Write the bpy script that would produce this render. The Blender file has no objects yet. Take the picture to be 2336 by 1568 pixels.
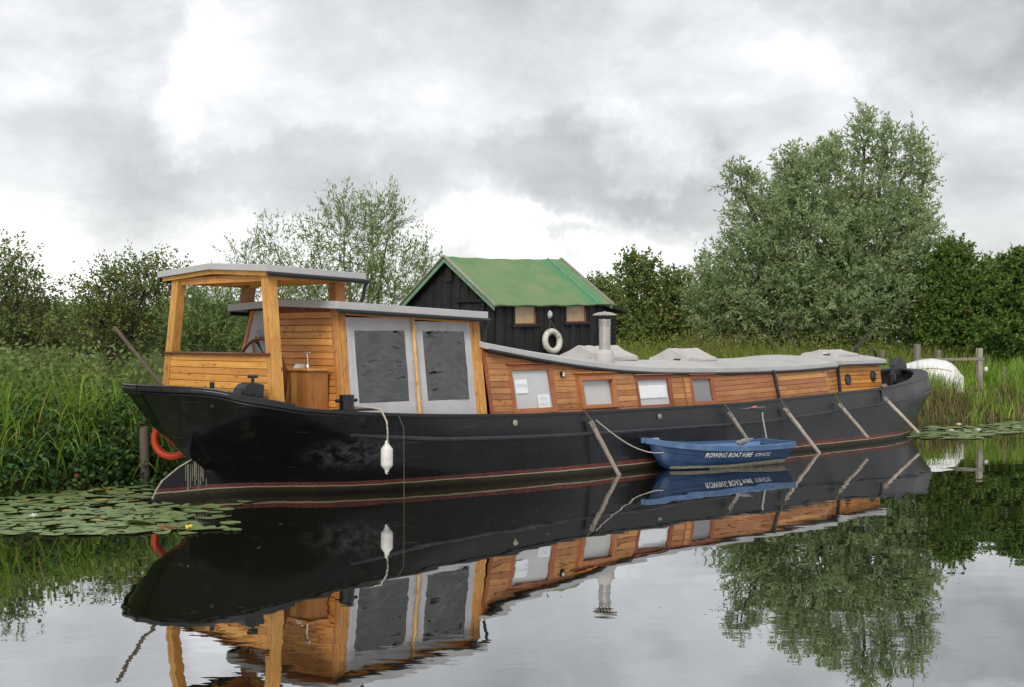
import bpy, math, random
import numpy as np
from mathutils import Vector, Matrix

random.seed(7)
RNG = np.random.default_rng(11)
scene = bpy.context.scene
col = scene.collection
R = math.radians

# ------------------------------------------------------------------ camera
EYE = 2.3
cam_data = bpy.data.cameras.new('camera')
cam_data.sensor_width = 36.0
cam_data.lens = 36.0 * 3000.0 / 2336.0
cam_data.shift_y = -14.0 / 2336.0
cam_data.clip_end = 3000.0
cam = bpy.data.objects.new('camera', cam_data)
cam.location = (0.0, 0.0, EYE)
cam.rotation_euler = (R(90), 0, 0)
col.objects.link(cam)
scene.camera = cam

# ------------------------------------------------------------------ sky
SUN_EL, SUN_AZ = R(41), R(192)          # azimuth measured clockwise from +Y
world = bpy.data.worlds.new('World')
scene.world = world
world.use_nodes = True
wt = world.node_tree
wt.nodes.clear()


def wn(kind, **kw):
    n = wt.nodes.new(kind)
    for k, v in kw.items():
        setattr(n, k, v)
    return n


def wl(a, b):
    wt.links.new(a, b)


def wmath(op, a, b=None, c=None, clamp=False):
    n = wn('ShaderNodeMath', operation=op)
    n.use_clamp = clamp
    for i, x in enumerate((a, b, c)):
        if x is None:
            continue
        if isinstance(x, (int, float)):
            n.inputs[i].default_value = x
        else:
            wl(x, n.inputs[i])
    return n.outputs[0]


def sky_world():
    out = wn('ShaderNodeOutputWorld')
    sky = wn('ShaderNodeTexSky', sky_type='NISHITA')
    sky.sun_disc = False
    sky.sun_elevation = SUN_EL
    sky.sun_rotation = SUN_AZ
    bg_sky = wn('ShaderNodeBackground')
    bg_sky.inputs['Strength'].default_value = 0.11
    wl(sky.outputs[0], bg_sky.inputs['Color'])
    tc = wn('ShaderNodeTexCoord')
    nrm = wn('ShaderNodeVectorMath', operation='NORMALIZE')
    wl(tc.outputs['Generated'], nrm.inputs[0])
    sep = wn('ShaderNodeSeparateXYZ')
    wl(nrm.outputs[0], sep.inputs[0])
    z = wmath('MAXIMUM', sep.outputs[2], 0.0)
    # banks of cloud, wider than they are high, flatter towards the horizon
    comb = wn('ShaderNodeCombineXYZ')
    wl(sep.outputs[0], comb.inputs[0])
    wl(sep.outputs[1], comb.inputs[1])
    wl(wmath('MULTIPLY', wmath('POWER', z, 0.8), 1.55), comb.inputs[2])

    def noise(scale, detail, rough, off, dist=0.0):
        mp = wn('ShaderNodeMapping')
        mp.inputs['Location'].default_value = off
        wl(comb.outputs[0], mp.inputs[0])
        n = wn('ShaderNodeTexNoise')
        n.inputs['Scale'].default_value = scale
        n.inputs['Detail'].default_value = detail
        n.inputs['Roughness'].default_value = rough
        n.inputs['Distortion'].default_value = dist
        wl(mp.outputs[0], n.inputs['Vector'])
        return n.outputs[0]
    n1 = noise(3.6, 5, 0.54, (2.3, 1.7, 0.4), 0.15)
    n2 = noise(7.5, 6, 0.64, (7.3, 4.1, 2.0), 0.2)
    val = wmath('ADD', wmath('MULTIPLY', n1, 0.55), wmath('MULTIPLY', n2, 0.42))

    # individual clouds (negative: dark body) and openings (positive)
    def lump(x, y, rx, ry, w):
        d = Vector(((x - 1168) / 3000.0, 1.0, (770 - y) / 3000.0)).normalized()
        sub = wn('ShaderNodeVectorMath', operation='SUBTRACT')
        wl(warp.outputs[0], sub.inputs[0])
        sub.inputs[1].default_value = d
        mul = wn('ShaderNodeVectorMath', operation='MULTIPLY')
        wl(sub.outputs[0], mul.inputs[0])
        mul.inputs[1].default_value = (3000.0 / rx, 3000.0 / rx, 3000.0 / ry)
        ln = wn('ShaderNodeVectorMath', operation='LENGTH')
        wl(mul.outputs[0], ln.inputs[0])
        g = wmath('SUBTRACT', 1.0, ln.outputs['Value'], clamp=True)
        g = wmath('MULTIPLY', g, 1.5, clamp=True)
        g = wmath('MULTIPLY', wmath('MULTIPLY', g, g), wmath('SUBTRACT', 3.0, wmath('MULTIPLY', g, 2.0)))
        return wmath('MULTIPLY', g, w)
    # warped direction so that their edges are ragged
    wnz = wn('ShaderNodeTexNoise')
    wnz.inputs['Scale'].default_value = 7.0
    wnz.inputs['Detail'].default_value = 6.0
    wnz.inputs['Roughness'].default_value = 0.62
    wl(nrm.outputs[0], wnz.inputs['Vector'])
    ws = wn('ShaderNodeVectorMath', operation='SUBTRACT')
    wl(wnz.outputs['Color'], ws.inputs[0])
    ws.inputs[1].default_value = (0.5, 0.5, 0.5)
    wsc = wn('ShaderNodeVectorMath', operation='SCALE')
    wl(ws.outputs[0], wsc.inputs[0])
    wsc.inputs['Scale'].default_value = 0.19
    warp = wn('ShaderNodeVectorMath', operation='ADD')
    wl(nrm.outputs[0], warp.inputs[0])
    wl(wsc.outputs[0], warp.inputs[1])
    for L in LUMPS:
        val = wmath('ADD', val, lump(*L))
    # the deck thins towards the horizon, where the light comes through
    hz = wmath('SUBTRACT', 1.0, wmath('MULTIPLY', z, 9.0), clamp=True)
    val = wmath('ADD', wmath('SUBTRACT', wmath('MULTIPLY', wmath('SUBTRACT', val, 0.5), 1.10), -0.452), wmath('MULTIPLY', hz, 0.11))
    ramp = wn('ShaderNodeValToRGB')
    e = ramp.color_ramp.elements
    e[0].position, e[0].color = 0.20, (0.265, 0.266, 0.270, 1)
    e[1].position, e[1].color = 0.74, (0.92, 0.92, 0.92, 1)
    for pos, c in ((0.34, (0.385, 0.387, 0.392, 1)), (0.44, (0.475, 0.477, 0.483, 1)), (0.52, (0.565, 0.566, 0.570, 1)), (0.62, (0.70, 0.70, 0.705, 1))):
        n = ramp.color_ramp.elements.new(pos)
        n.color = c
    wl(val, ramp.inputs[0])
    bg_c = wn('ShaderNodeBackground')
    bg_c.inputs['Strength'].default_value = 1.0
    wl(ramp.outputs[0], bg_c.inputs['Color'])
    mix = wn('ShaderNodeMixShader')
    mix.inputs[0].default_value = 0.94
    wl(bg_sky.outputs[0], mix.inputs[1])
    wl(bg_c.outputs[0], mix.inputs[2])
    wl(mix.outputs[0], out.inputs['Surface'])


# x, y, half width, half height (in the frame's own units), weight
LUMPS = [
    (2320, 50, 520, 220, -0.17), (2260, 500, 320, 170, -0.06), (290, 250, 230, 300, -0.08),
    (1290, 395, 360, 125, -0.13), (640, 420, 520, 115, -0.10), (1570, 425, 200, 80, -0.09),
    (455, 200, 120, 180, 0.12), (1150, 560, 640, 80, 0.14), (180, 600, 340, 110, 0.13),
    (1450, 365, 130, 100, 0.12), (1640, 210, 420, 170, 0.05), (1300, 548, 170, 26, -0.12),
]
sky_world()

# ------------------------------------------------------------------ sun
sun_data = bpy.data.lights.new('sun', 'SUN')
sun_data.energy = 1.5
sun_data.angle = R(24)
sun_data.color = (1.0, 0.965, 0.91)
sun = bpy.data.objects.new('sun', sun_data)
sd = Vector((math.sin(SUN_AZ) * math.cos(SUN_EL), math.cos(SUN_AZ) * math.cos(SUN_EL), math.sin(SUN_EL)))
sun.rotation_euler = sd.to_track_quat('Z', 'Y').to_euler()
sun.location = sd * 60
col.objects.link(sun)

vs = scene.view_settings
scene.display_settings.display_device = 'sRGB'
vs.view_transform = 'Standard'
vs.look = 'None'
vs.exposure = 0.74
vs.gamma = 1.0
vs.use_curve_mapping = False
scene.render.engine = 'CYCLES'
scene.cycles.use_denoising = True
scene.cycles.max_bounces = 7
scene.cycles.transparent_max_bounces = 12
scene.cycles.sample_clamp_indirect = 6.0
scene.cycles.adaptive_threshold = 0.02


# ------------------------------------------------------------------ materials
class Mat:
    def __init__(self, name):
        self.m = bpy.data.materials.new(name)
        self.m.use_nodes = True
        self.t = self.m.node_tree
        self.b = self.t.nodes['Principled BSDF']
        self.out = self.t.nodes['Material Output']

    def n(self, kind, **kw):
        nd = self.t.nodes.new(kind)
        for k, v in kw.items():
            setattr(nd, k, v)
        return nd

    def l(self, a, b):
        self.t.links.new(a, b)

    def coords(self, scale=(1, 1, 1), kind='Object'):
        tc = self.n('ShaderNodeTexCoord')
        mp = self.n('ShaderNodeMapping')
        mp.inputs['Scale'].default_value = scale
        self.l(tc.outputs[kind], mp.inputs[0])
        return mp.outputs[0]

    def noise(self, vec, scale, detail=4, rough=0.55, dist=0.0):
        nz = self.n('ShaderNodeTexNoise')
        nz.inputs['Scale'].default_value = scale
        nz.inputs['Detail'].default_value = detail
        nz.inputs['Roughness'].default_value = rough
        nz.inputs['Distortion'].default_value = dist
        self.l(vec, nz.inputs['Vector'])
        return nz.outputs[0]

    def ramp(self, fac, stops):
        r = self.n('ShaderNodeValToRGB')
        els = r.color_ramp.elements
        while len(els) < len(stops):
            els.new(0.5)
        for e, (p, c) in zip(els, stops):
            e.position = p
            e.color = (c[0], c[1], c[2], 1) if not isinstance(c, (int, float)) else (c, c, c, 1)
        self.l(fac, r.inputs[0])
        return r.outputs[0]

    def mix(self, fac, a, b, mode='MIX'):
        mx = self.n('ShaderNodeMix', data_type='RGBA', blend_type=mode)
        for sock, x in ((mx.inputs[0], fac), (mx.inputs[6], a), (mx.inputs[7], b)):
            if isinstance(x, (int, float)):
                sock.default_value = x
            elif isinstance(x, tuple):
                sock.default_value = (x[0], x[1], x[2], 1)
            else:
                self.l(x, sock)
        return mx.outputs[2]

    def math(self, op, a, b=None, clamp=False):
        nd = self.n('ShaderNodeMath', operation=op)
        nd.use_clamp = clamp
        for i, x in enumerate((a, b)):
            if x is None:
                continue
            if isinstance(x, (int, float)):
                nd.inputs[i].default_value = x
            else:
                self.l(x, nd.inputs[i])
        return nd.outputs[0]

    def bump(self, height, strength=0.3, dist=0.01):
        bp = self.n('ShaderNodeBump')
        bp.inputs['Strength'].default_value = strength
        bp.inputs['Distance'].default_value = dist
        self.l(height, bp.inputs['Height'])
        self.l(bp.outputs[0], self.b.inputs['Normal'])

    def set(self, color=None, rough=None, spec=None, metal=None):
        for key, x in (('Base Color', color), ('Roughness', rough), ('Specular IOR Level', spec), ('Metallic', metal)):
            if x is None:
                continue
            s = self.b.inputs[key]
            if isinstance(x, (int, float)):
                s.default_value = x
            elif isinstance(x, tuple):
                s.default_value = (x[0], x[1], x[2], 1)
            else:
                self.l(x, s)
        return self


def worn(name, c, rough=0.6, var=0.25, scale=6.0, spec=0.4, metal=0.0, bump=0.15, dirt=None, dirt_amt=0.5):
    """Plain paint or fabric with uneven tone and fine relief."""
    m = Mat(name)
    co = m.coords()
    a = m.noise(co, scale, 6, 0.6)
    lo = tuple(x * (1 - var) for x in c)
    hi = tuple(min(1, x * (1 + var)) for x in c)
    colr = m.ramp(a, [(0.3, lo), (0.7, hi)])
    if dirt:
        d = m.noise(co, scale * 0.45, 7, 0.68)
        f = m.ramp(d, [(0.52, 0.0), (0.72, dirt_amt)])
        colr = m.mix(f, colr, dirt)
    m.set(color=colr, rough=rough, spec=spec, metal=metal)
    if bump:
        m.bump(m.noise(co, scale * 8, 3), bump, 0.004)
    return m.m


def wood(name, light, dark, axis='x', rough=0.38, spec=0.28, knots=True, wear=0.0, wearcol=(0.10, 0.08, 0.07)):
    """Varnished boards: long grain, knots, each board its own tone."""
    m = Mat(name)
    st = {'x': (0.5, 7, 22), 'y': (7, 0.5, 22), 'z': (16, 16, 0.6)}[axis]
    info = m.n('ShaderNodeObjectInfo')
    tc = m.n('ShaderNodeTexCoord')
    off = m.n('ShaderNodeVectorMath', operation='ADD')
    m.l(tc.outputs['Object'], off.inputs[0])
    cmb = m.n('ShaderNodeCombineXYZ')
    for i, k in enumerate((13.7, 7.9, 5.3)):
        m.l(m.math('MULTIPLY', info.outputs['Random'], k), cmb.inputs[i])
    m.l(cmb.outputs[0], off.inputs[1])
    mp = m.n('ShaderNodeMapping')
    mp.inputs['Scale'].default_value = st
    m.l(off.outputs[0], mp.inputs[0])
    g = m.noise(mp.outputs[0], 2.2, 7, 0.62, 0.6)
    colr = m.ramp(g, [(0.25, dark), (0.5, tuple(0.45 * a + 0.55 * b for a, b in zip(dark, light))), (0.75, light)])
    tone = m.math('ADD', m.math('MULTIPLY', info.outputs['Random'], 0.46), 0.72)
    hs = m.n('ShaderNodeHueSaturation')
    m.l(colr, hs.inputs['Color'])
    m.l(tone, hs.inputs['Value'])
    m.l(m.math('ADD', m.math('MULTIPLY', info.outputs['Random'], 0.020), 0.490), hs.inputs['Hue'])
    colr = hs.outputs[0]
    # broad fading of the varnish
    patch = m.noise(off.outputs[0], 1.7, 5, 0.6)
    colr = m.mix(m.ramp(patch, [(0.4, 0.0), (0.75, 0.45)]), colr, tuple(x * 0.62 for x in dark))
    stain = m.noise(tc.outputs['Object'], 2.6, 6, 0.7)
    colr = m.mix(m.ramp(stain, [(0.54, 0.0), (0.72, 0.38)]), colr, (0.10, 0.055, 0.028) if max(light) > 0.3 and knots else tuple(x * 0.7 for x in dark))
    if knots:
        v = m.n('ShaderNodeTexVoronoi')
        v.inputs['Scale'].default_value = 1.0
        mp2 = m.n('ShaderNodeMapping')
        mp2.inputs['Scale'].default_value = {'x': (3.4, 9, 9), 'y': (9, 3.4, 9), 'z': (9, 9, 3.0)}[axis]
        m.l(off.outputs[0], mp2.inputs[0])
        m.l(mp2.outputs[0], v.inputs['Vector'])
        k = m.ramp(v.outputs['Distance'], [(0.05, 0.85), (0.17, 0.0)])
        colr = m.mix(k, colr, tuple(x * 0.22 for x in dark))
    if wear:
        w = m.noise(mp.outputs[0], 0.9, 6, 0.7)
        colr = m.mix(m.ramp(w, [(0.56, 0.0), (0.70, wear)]), colr, wearcol)
    rg = m.ramp(patch, [(0.3, rough * 0.8), (0.7, min(1, rough * 1.5))])
    m.set(color=colr, rough=rg, spec=spec)
    m.bump(g, 0.25, 0.003)
    return m.m


def leafmat(name, cols, back, trans=0.35, rough=0.55):
    """Foliage: tone per leaf from the 'rnd' attribute, paler underside, light through the blade."""
    m = Mat(name)
    at = m.n('ShaderNodeAttribute')
    at.attribute_name = 'rnd'
    c = m.ramp(at.outputs['Fac'], cols)
    geo = m.n('ShaderNodeNewGeometry')
    c2 = m.mix(m.math('MULTIPLY', geo.outputs['Backfacing'], 0.5), c, back)
    m.set(color=c2, rough=rough, spec=0.12)
    tr = m.n('ShaderNodeBsdfTranslucent')
    m.l(c2, tr.inputs['Color'])
    mx = m.n('ShaderNodeMixShader')
    mx.inputs[0].default_value = trans
    m.l(m.b.outputs[0], mx.inputs[1])
    m.l(tr.outputs[0], mx.inputs[2])
    m.l(mx.outputs[0], m.out.inputs['Surface'])
    return m.m


def hull_paint():
    m = Mat('hull_paint')
    tc = m.n('ShaderNodeTexCoord')
    sep = m.n('ShaderNodeSeparateXYZ')
    m.l(tc.outputs['Object'], sep.inputs[0])
    co = tc.outputs['Object']
    big = m.noise(co, 0.9, 7, 0.62)
    fine = m.noise(co, 14, 6, 0.65)
    # rain streaks run down the plating
    mp = m.n('ShaderNodeMapping')
    mp.inputs['Scale'].default_value = (9, 9, 0.5)
    m.l(co, mp.inputs[0])
    streak = m.noise(mp.outputs[0], 1.5, 6, 0.65)
    fwd = m.ramp(m.math('MULTIPLY', m.math('ADD', sep.outputs[0], 7.0), 1 / 22.0), [(0.02, 0.0), (0.30, 0.35), (0.60, 1.0)])
    black = m.ramp(big, [(0.3, (0.0045, 0.0045, 0.0055)), (0.75, (0.0075, 0.0075, 0.009))])
    grey = m.ramp(big, [(0.3, (0.012, 0.0125, 0.015)), (0.75, (0.026, 0.027, 0.031))])
    c = m.mix(fwd, black, grey)
    c = m.mix(m.ramp(streak, [(0.60, 0.0), (0.80, 0.30)]), c, (0.09, 0.088, 0.085))
    c = m.mix(m.ramp(fine, [(0.70, 0.0), (0.80, 0.45)]), c, (0.13, 0.125, 0.12))
    rust = m.noise(mp.outputs[0], 0.55, 7, 0.7)
    c = m.mix(m.ramp(rust, [(0.62, 0.0), (0.78, 0.45)]), c, (0.055, 0.026, 0.014))
    # paint rubbed chalky on the stern quarter's turn, sky sheen mixed into its colour
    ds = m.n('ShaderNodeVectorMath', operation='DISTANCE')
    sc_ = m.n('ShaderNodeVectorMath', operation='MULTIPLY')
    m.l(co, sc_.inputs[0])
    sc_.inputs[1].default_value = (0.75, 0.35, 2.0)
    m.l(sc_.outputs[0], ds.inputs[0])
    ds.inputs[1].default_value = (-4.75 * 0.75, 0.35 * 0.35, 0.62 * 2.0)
    rub_sheen = m.math('MULTIPLY', m.ramp(ds.outputs['Value'], [(0.15, 1.0), (0.62, 0.0)]), m.ramp(m.noise(co, 5.5, 7, 0.7), [(0.44, 0.0), (0.60, 0.55)]))
    c = m.mix(rub_sheen, c, (0.13, 0.13, 0.135))
    grime = m.noise(mp.outputs[0], 1.1, 7, 0.7)
    c = m.mix(m.ramp(grime, [(0.56, 0.0), (0.74, 0.16)]), c, (0.05, 0.05, 0.052))
    ms = m.n('ShaderNodeMapping')
    ms.inputs['Scale'].default_value = (0.9, 0.9, 34)
    ms.inputs['Rotation'].default_value = (0, 0.03, 0)
    m.l(co, ms.inputs[0])
    scr = m.noise(ms.outputs[0], 1.6, 3, 0.5)
    area = m.ramp(m.noise(co, 1.9, 4), [(0.48, 0.0), (0.62, 1.0)])
    c = m.mix(m.math('MULTIPLY', m.ramp(scr, [(0.655, 0.0), (0.69, 0.42)]), area), c, (0.16, 0.155, 0.15))
    # boot top: red band, pale scum line, weed
    wob = m.math('MULTIPLY', m.math('SUBTRACT', m.noise(co, 3.0, 5), 0.5), 0.030)
    trim = m.ramp(m.math('MULTIPLY', m.math('ADD', sep.outputs[0], 7.0), 1 / 22.0), [(0.0, 0.018), (0.25, 0.008), (0.45, 0.0)])
    zz = m.math('SUBTRACT', m.math('ADD', sep.outputs[2], wob), trim)
    zr = m.math('ADD', sep.outputs[2], m.math('MULTIPLY', wob, 0.3))
    redc = m.ramp(m.noise(co, 5, 6), [(0.3, (0.085, 0.020, 0.014)), (0.7, (0.19, 0.045, 0.032))])
    wearm = m.ramp(m.noise(mp.outputs[0], 2.4, 7, 0.72), [(0.48, 1.0), (0.66, 0.25)])
    c = m.mix(m.math('MULTIPLY', m.math('LESS_THAN', zr, 0.180), wearm), c, redc)
    c = m.mix(m.math('LESS_THAN', zz, 0.112), c, (0.30, 0.27, 0.20))
    weed = m.ramp(m.noise(co, 11, 6, 0.7), [(0.3, (0.014, 0.011, 0.004)), (0.7, (0.055, 0.040, 0.012))])
    weed = m.mix(m.ramp(m.math('MULTIPLY', zz, 10.0), [(0.15, 0.85), (0.75, 0.0)]), weed, (0.006, 0.005, 0.003))
    c = m.mix(m.math('LESS_THAN', zz, 0.095), c, weed)
    rg = m.mix(fwd, m.ramp(big, [(0.35, 0.13), (0.7, 0.26)]), m.ramp(big, [(0.35, 0.30), (0.7, 0.52)]))
    rg = m.mix(m.math('LESS_THAN', zr, 0.185), rg, (0.6, 0.6, 0.6))
    m.set(color=c, rough=rg, spec=0.40)
    dents = m.noise(co, 2.6, 3, 0.5)
    m.bump(m.math('ADD', m.math('MULTIPLY', dents, 1.0), m.math('MULTIPLY', fine, 0.05)), 0.22, 0.03)
    return m.m


def water_mat():
    m = Mat('river_water')
    geo = m.n('ShaderNodeNewGeometry')
    pos = geo.outputs['Position']

    def slope(scale, off, s, detail=2):
        mp = m.n('ShaderNodeMapping')
        mp.inputs['Scale'].default_value = scale
        mp.inputs['Location'].default_value = off
        m.l(pos, mp.inputs[0])
        nz = m.n('ShaderNodeTexNoise')
        nz.inputs['Scale'].default_value = s
        nz.inputs['Detail'].default_value = detail
        m.l(mp.outputs[0], nz.inputs['Vector'])
        sub = m.n('ShaderNodeVectorMath', operation='SUBTRACT')
        m.l(nz.outputs['Color'], sub.inputs[0])
        sub.inputs[1].default_value = (0.5, 0.5, 0.5)
        return sub.outputs[0]

    def scaled(v, k):
        s = m.n('ShaderNodeVectorMath', operation='MULTIPLY')
        m.l(v, s.inputs[0])
        if isinstance(k, tuple):
            s.inputs[1].default_value = k
        else:
            m.l(k, s.inputs[1])
        return s.outputs[0]

    def add(a, b):
        s = m.n('ShaderNodeVectorMath', operation='ADD')
        m.l(a, s.inputs[0])
        m.l(b, s.inputs[1])
        return s.outputs[0]
    a = scaled(slope((0.7, 1.9, 1), (3, 1, 0), 1.4), (0.020, 0.013, 0))
    b = scaled(slope((0.35, 0.8, 1), (9, 5, 0), 0.6), (0.006, 0.010, 0))
    c = scaled(slope((2.0, 7.0, 1), (1, 8, 0), 2.2, 3), (0.005, 0.020, 0))
    # cat's paws: the small ripples come in patches
    mp = m.n('ShaderNodeMapping')
    mp.inputs['Scale'].default_value = (0.10, 0.30, 1)
    mp.inputs['Location'].default_value = (4.2, 2.6, 0)
    m.l(pos, mp.inputs[0])
    patch = m.ramp(m.noise(mp.outputs[0], 1.0, 3), [(0.47, 0.08), (0.64, 1.0)])
    sl = add(add(a, b), scaled(c, patch))
    sm = m.n('ShaderNodeVectorMath', operation='MULTIPLY')
    m.l(sl, sm.inputs[0])
    sm.inputs[1].default_value = (1, 1, 0)
    up = m.n('ShaderNodeVectorMath', operation='ADD')
    m.l(sm.outputs[0], up.inputs[0])
    up.inputs[1].default_value = (0, 0, 1)
    nn = m.n('ShaderNodeVectorMath', operation='NORMALIZE')
    m.l(up.outputs[0], nn.inputs[0])
    gl = m.n('ShaderNodeBsdfGlossy')
    gl.inputs['Roughness'].default_value = 0.0
    gl.inputs['Color'].default_value = (0.93, 0.94, 0.95, 1)
    m.l(nn.outputs[0], gl.inputs['Normal'])
    df = m.n('ShaderNodeBsdfDiffuse')
    df.inputs['Color'].default_value = (0.011, 0.0105, 0.006, 1)
    lw = m.n('ShaderNodeLayerWeight')
    lw.inputs['Blend'].default_value = 0.5
    # facing = 1 - cos; steep rise towards grazing
    p = m.math('POWER', lw.outputs['Facing'], 4.0)
    fac = m.math('ADD', m.math('MULTIPLY', p, 0.57), 0.40, clamp=True)
    mx = m.n('ShaderNodeMixShader')
    m.l(fac, mx.inputs[0])
    m.l(df.outputs[0], mx.inputs[1])
    m.l(gl.outputs[0], mx.inputs[2])
    m.l(mx.outputs[0], m.out.inputs['Surface'])
    return m.m


def glass_mat(name, tint=(0.9, 0.92, 0.92), gloss=0.16, rough=0.03, thru=1.0, bodycol=None, body=0.0):
    m = Mat(name)
    tr = m.n('ShaderNodeBsdfTransparent')
    tr.inputs['Color'].default_value = (tint[0] * thru, tint[1] * thru, tint[2] * thru, 1)
    gl = m.n('ShaderNodeBsdfGlossy')
    gl.inputs['Roughness'].default_value = rough
    lw = m.n('ShaderNodeLayerWeight')
    lw.inputs['Blend'].default_value = 0.5
    src = tr.outputs[0]
    if bodycol:
        df = m.n('ShaderNodeBsdfDiffuse')
        df.inputs['Color'].default_value = (*bodycol, 1)
        m0 = m.n('ShaderNodeMixShader')
        m0.inputs[0].default_value = body
        m.l(src, m0.inputs[1])
        m.l(df.outputs[0], m0.inputs[2])
        src = m0.outputs[0]
    mx = m.n('ShaderNodeMixShader')
    m.l(m.math('ADD', m.math('MULTIPLY', m.math('POWER', lw.outputs['Facing'], 4.0), 0.8), gloss, clamp=True), mx.inputs[0])
    m.l(src, mx.inputs[1])
    m.l(gl.outputs[0], mx.inputs[2])
    m.l(mx.outputs[0], m.out.inputs['Surface'])
    return m.m


M = {}
M['pine_v'] = wood('varnished_pine_athwart', (0.76, 0.37, 0.098), (0.50, 0.195, 0.040), 'y', 0.36)
M['pine_z'] = wood('varnished_pine_upright', (0.66, 0.335, 0.098), (0.38, 0.155, 0.036), 'z', 0.40, wear=0.5)
M['pine_x'] = wood('varnished_pine_lengthwise', (0.74, 0.335, 0.070), (0.48, 0.170, 0.028), 'x', 0.40)
M['cedar'] = wood('stained_cedar_boards', (0.55, 0.268, 0.108), (0.36, 0.150, 0.056), 'x', 0.50, wear=0.45, wearcol=(0.13, 0.07, 0.045))
M['hardwood'] = wood('hardwood_frames', (0.40, 0.140, 0.064), (0.25, 0.078, 0.036), 'x', 0.42, knots=False)
M['mahogany'] = wood('mahogany_wheel', (0.17, 0.05, 0.022), (0.08, 0.022, 0.010), 'x', 0.25, knots=False)
M['batten'] = wood('pale_pine_batten', (0.68, 0.40, 0.15), (0.48, 0.24, 0.08), 'z', 0.5)
M['grey_wood'] = wood('weathered_timber', (0.36, 0.33, 0.28), (0.18, 0.16, 0.135), 'z', 0.85, 0.2)
M['pole_wood'] = wood('pale_round_pole', (0.46, 0.41, 0.35), (0.24, 0.20, 0.165), 'z', 0.75, 0.25, wear=0.5, wearcol=(0.22, 0.13, 0.09))
M['staff_wood'] = wood('grey_brown_staff', (0.22, 0.18, 0.14), (0.11, 0.085, 0.065), 'z', 0.7, 0.3)
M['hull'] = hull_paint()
M['black'] = worn('black_gloss_iron', (0.007, 0.007, 0.008), 0.30, 0.3, 5, 0.5, bump=0.1)
M['gutter'] = worn('black_plastic_gutter', (0.014, 0.015, 0.016), 0.38, 0.2, 5, 0.5, bump=0.0)
M['iron_grey'] = worn('grey_deck_paint', (0.036, 0.037, 0.042), 0.5, 0.3, 4, 0.4, dirt=(0.03, 0.028, 0.026))
M['deck'] = worn('pale_deck_paint', (0.36, 0.36, 0.35), 0.7, 0.15, 3, 0.3, dirt=(0.2, 0.18, 0.15))
M['roof'] = worn('pale_grey_roof_sheet', (0.42, 0.412, 0.40), 0.5, 0.07, 1.6, 0.35, bump=0.05, dirt=(0.27, 0.255, 0.225), dirt_amt=0.4)
M['fascia'] = worn('grey_roof_edge', (0.43, 0.425, 0.42), 0.42, 0.06, 2.0, 0.4, bump=0.04, dirt=(0.24, 0.22, 0.19), dirt_amt=0.35)
M['canvas'] = worn('grey_awning_canvas', (0.42, 0.41, 0.42), 0.8, 0.10, 3.5, 0.2, bump=0.25, dirt=(0.40, 0.38, 0.35), dirt_amt=0.30)
M['cover'] = worn('beige_cover_canvas', (0.44, 0.415, 0.40), 0.85, 0.08, 4, 0.2, bump=0.2, dirt=(0.28, 0.25, 0.22), dirt_amt=0.25)
M['vinyl'] = glass_mat('clear_vinyl_sheet', (0.62, 0.58, 0.56), 0.15, 0.09, 0.66, (0.10, 0.092, 0.088), 0.10)
M['glass'] = glass_mat('window_glass', (0.97, 0.97, 0.97), 0.05, 0.02)
M['blind'] = worn('white_window_blind', (0.56, 0.565, 0.56), 0.8, 0.05, 2, 0.2, bump=0)
M['blind_grey'] = worn('grey_window_blind', (0.25, 0.255, 0.26), 0.8, 0.05, 2, 0.2, bump=0)
M['paper'] = worn('white_paper', (0.82, 0.84, 0.87), 0.8, 0.03, 5, 0.2, bump=0)
M['ink'] = worn('grey_ink', (0.50, 0.52, 0.56), 0.8, 0.05, 5, 0.2, bump=0)
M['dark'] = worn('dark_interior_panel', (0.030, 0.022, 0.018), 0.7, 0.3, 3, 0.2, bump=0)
M['interior'] = wood('interior_joinery', (0.34, 0.165, 0.075), (0.20, 0.085, 0.036), 'z', 0.5)
M['steel'] = worn('weathered_stainless_pipe', (0.50, 0.47, 0.43), 0.34, 0.12, 6, 0.5, metal=0.75, bump=0.08, dirt=(0.25, 0.19, 0.14), dirt_amt=0.5)
M['chrome'] = worn('chrome_lever', (0.72, 0.73, 0.75), 0.12, 0.04, 6, 0.5, metal=1.0, bump=0)
M['white'] = worn('white_gloss', (0.64, 0.64, 0.625), 0.35, 0.05, 4, 0.5, bump=0.03, dirt=(0.5, 0.47, 0.42), dirt_amt=0.35)
M['fender'] = worn('scuffed_white_fender', (0.60, 0.58, 0.54), 0.5, 0.08, 9, 0.4, bump=0.1, dirt=(0.30, 0.27, 0.23), dirt_amt=0.6)
M['rope'] = worn('pale_rope', (0.42, 0.37, 0.30), 0.9, 0.3, 60, 0.1, bump=0.5)
M['rope_dark'] = worn('dirty_green_rope', (0.13, 0.12, 0.075), 0.9, 0.3, 60, 0.1, bump=0.5)
M['orange'] = worn('orange_lifering', (0.62, 0.055, 0.016), 0.45, 0.1, 5, 0.4, bump=0.05)
M['buoy'] = worn('cream_lifebuoy', (0.56, 0.545, 0.48), 0.55, 0.06, 6, 0.4, bump=0.06, dirt=(0.34, 0.31, 0.24), dirt_amt=0.5)
M['scum'] = worn('scummed_paint', (0.30, 0.28, 0.21), 0.7, 0.4, 14, 0.3, bump=0.2)
M['weedrail'] = worn('paint_chips', (0.20, 0.20, 0.19), 0.6, 0.4, 30, 0.3, bump=0.2)
M['tar'] = wood('black_tarred_boards', (0.026, 0.024, 0.024), (0.010, 0.010, 0.011), 'z', 0.62, 0.35, knots=False, wear=0.3, wearcol=(0.05, 0.046, 0.043))
M['tar_trim'] = worn('black_tarred_trim', (0.014, 0.014, 0.016), 0.55, 0.3, 7, 0.35)
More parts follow.
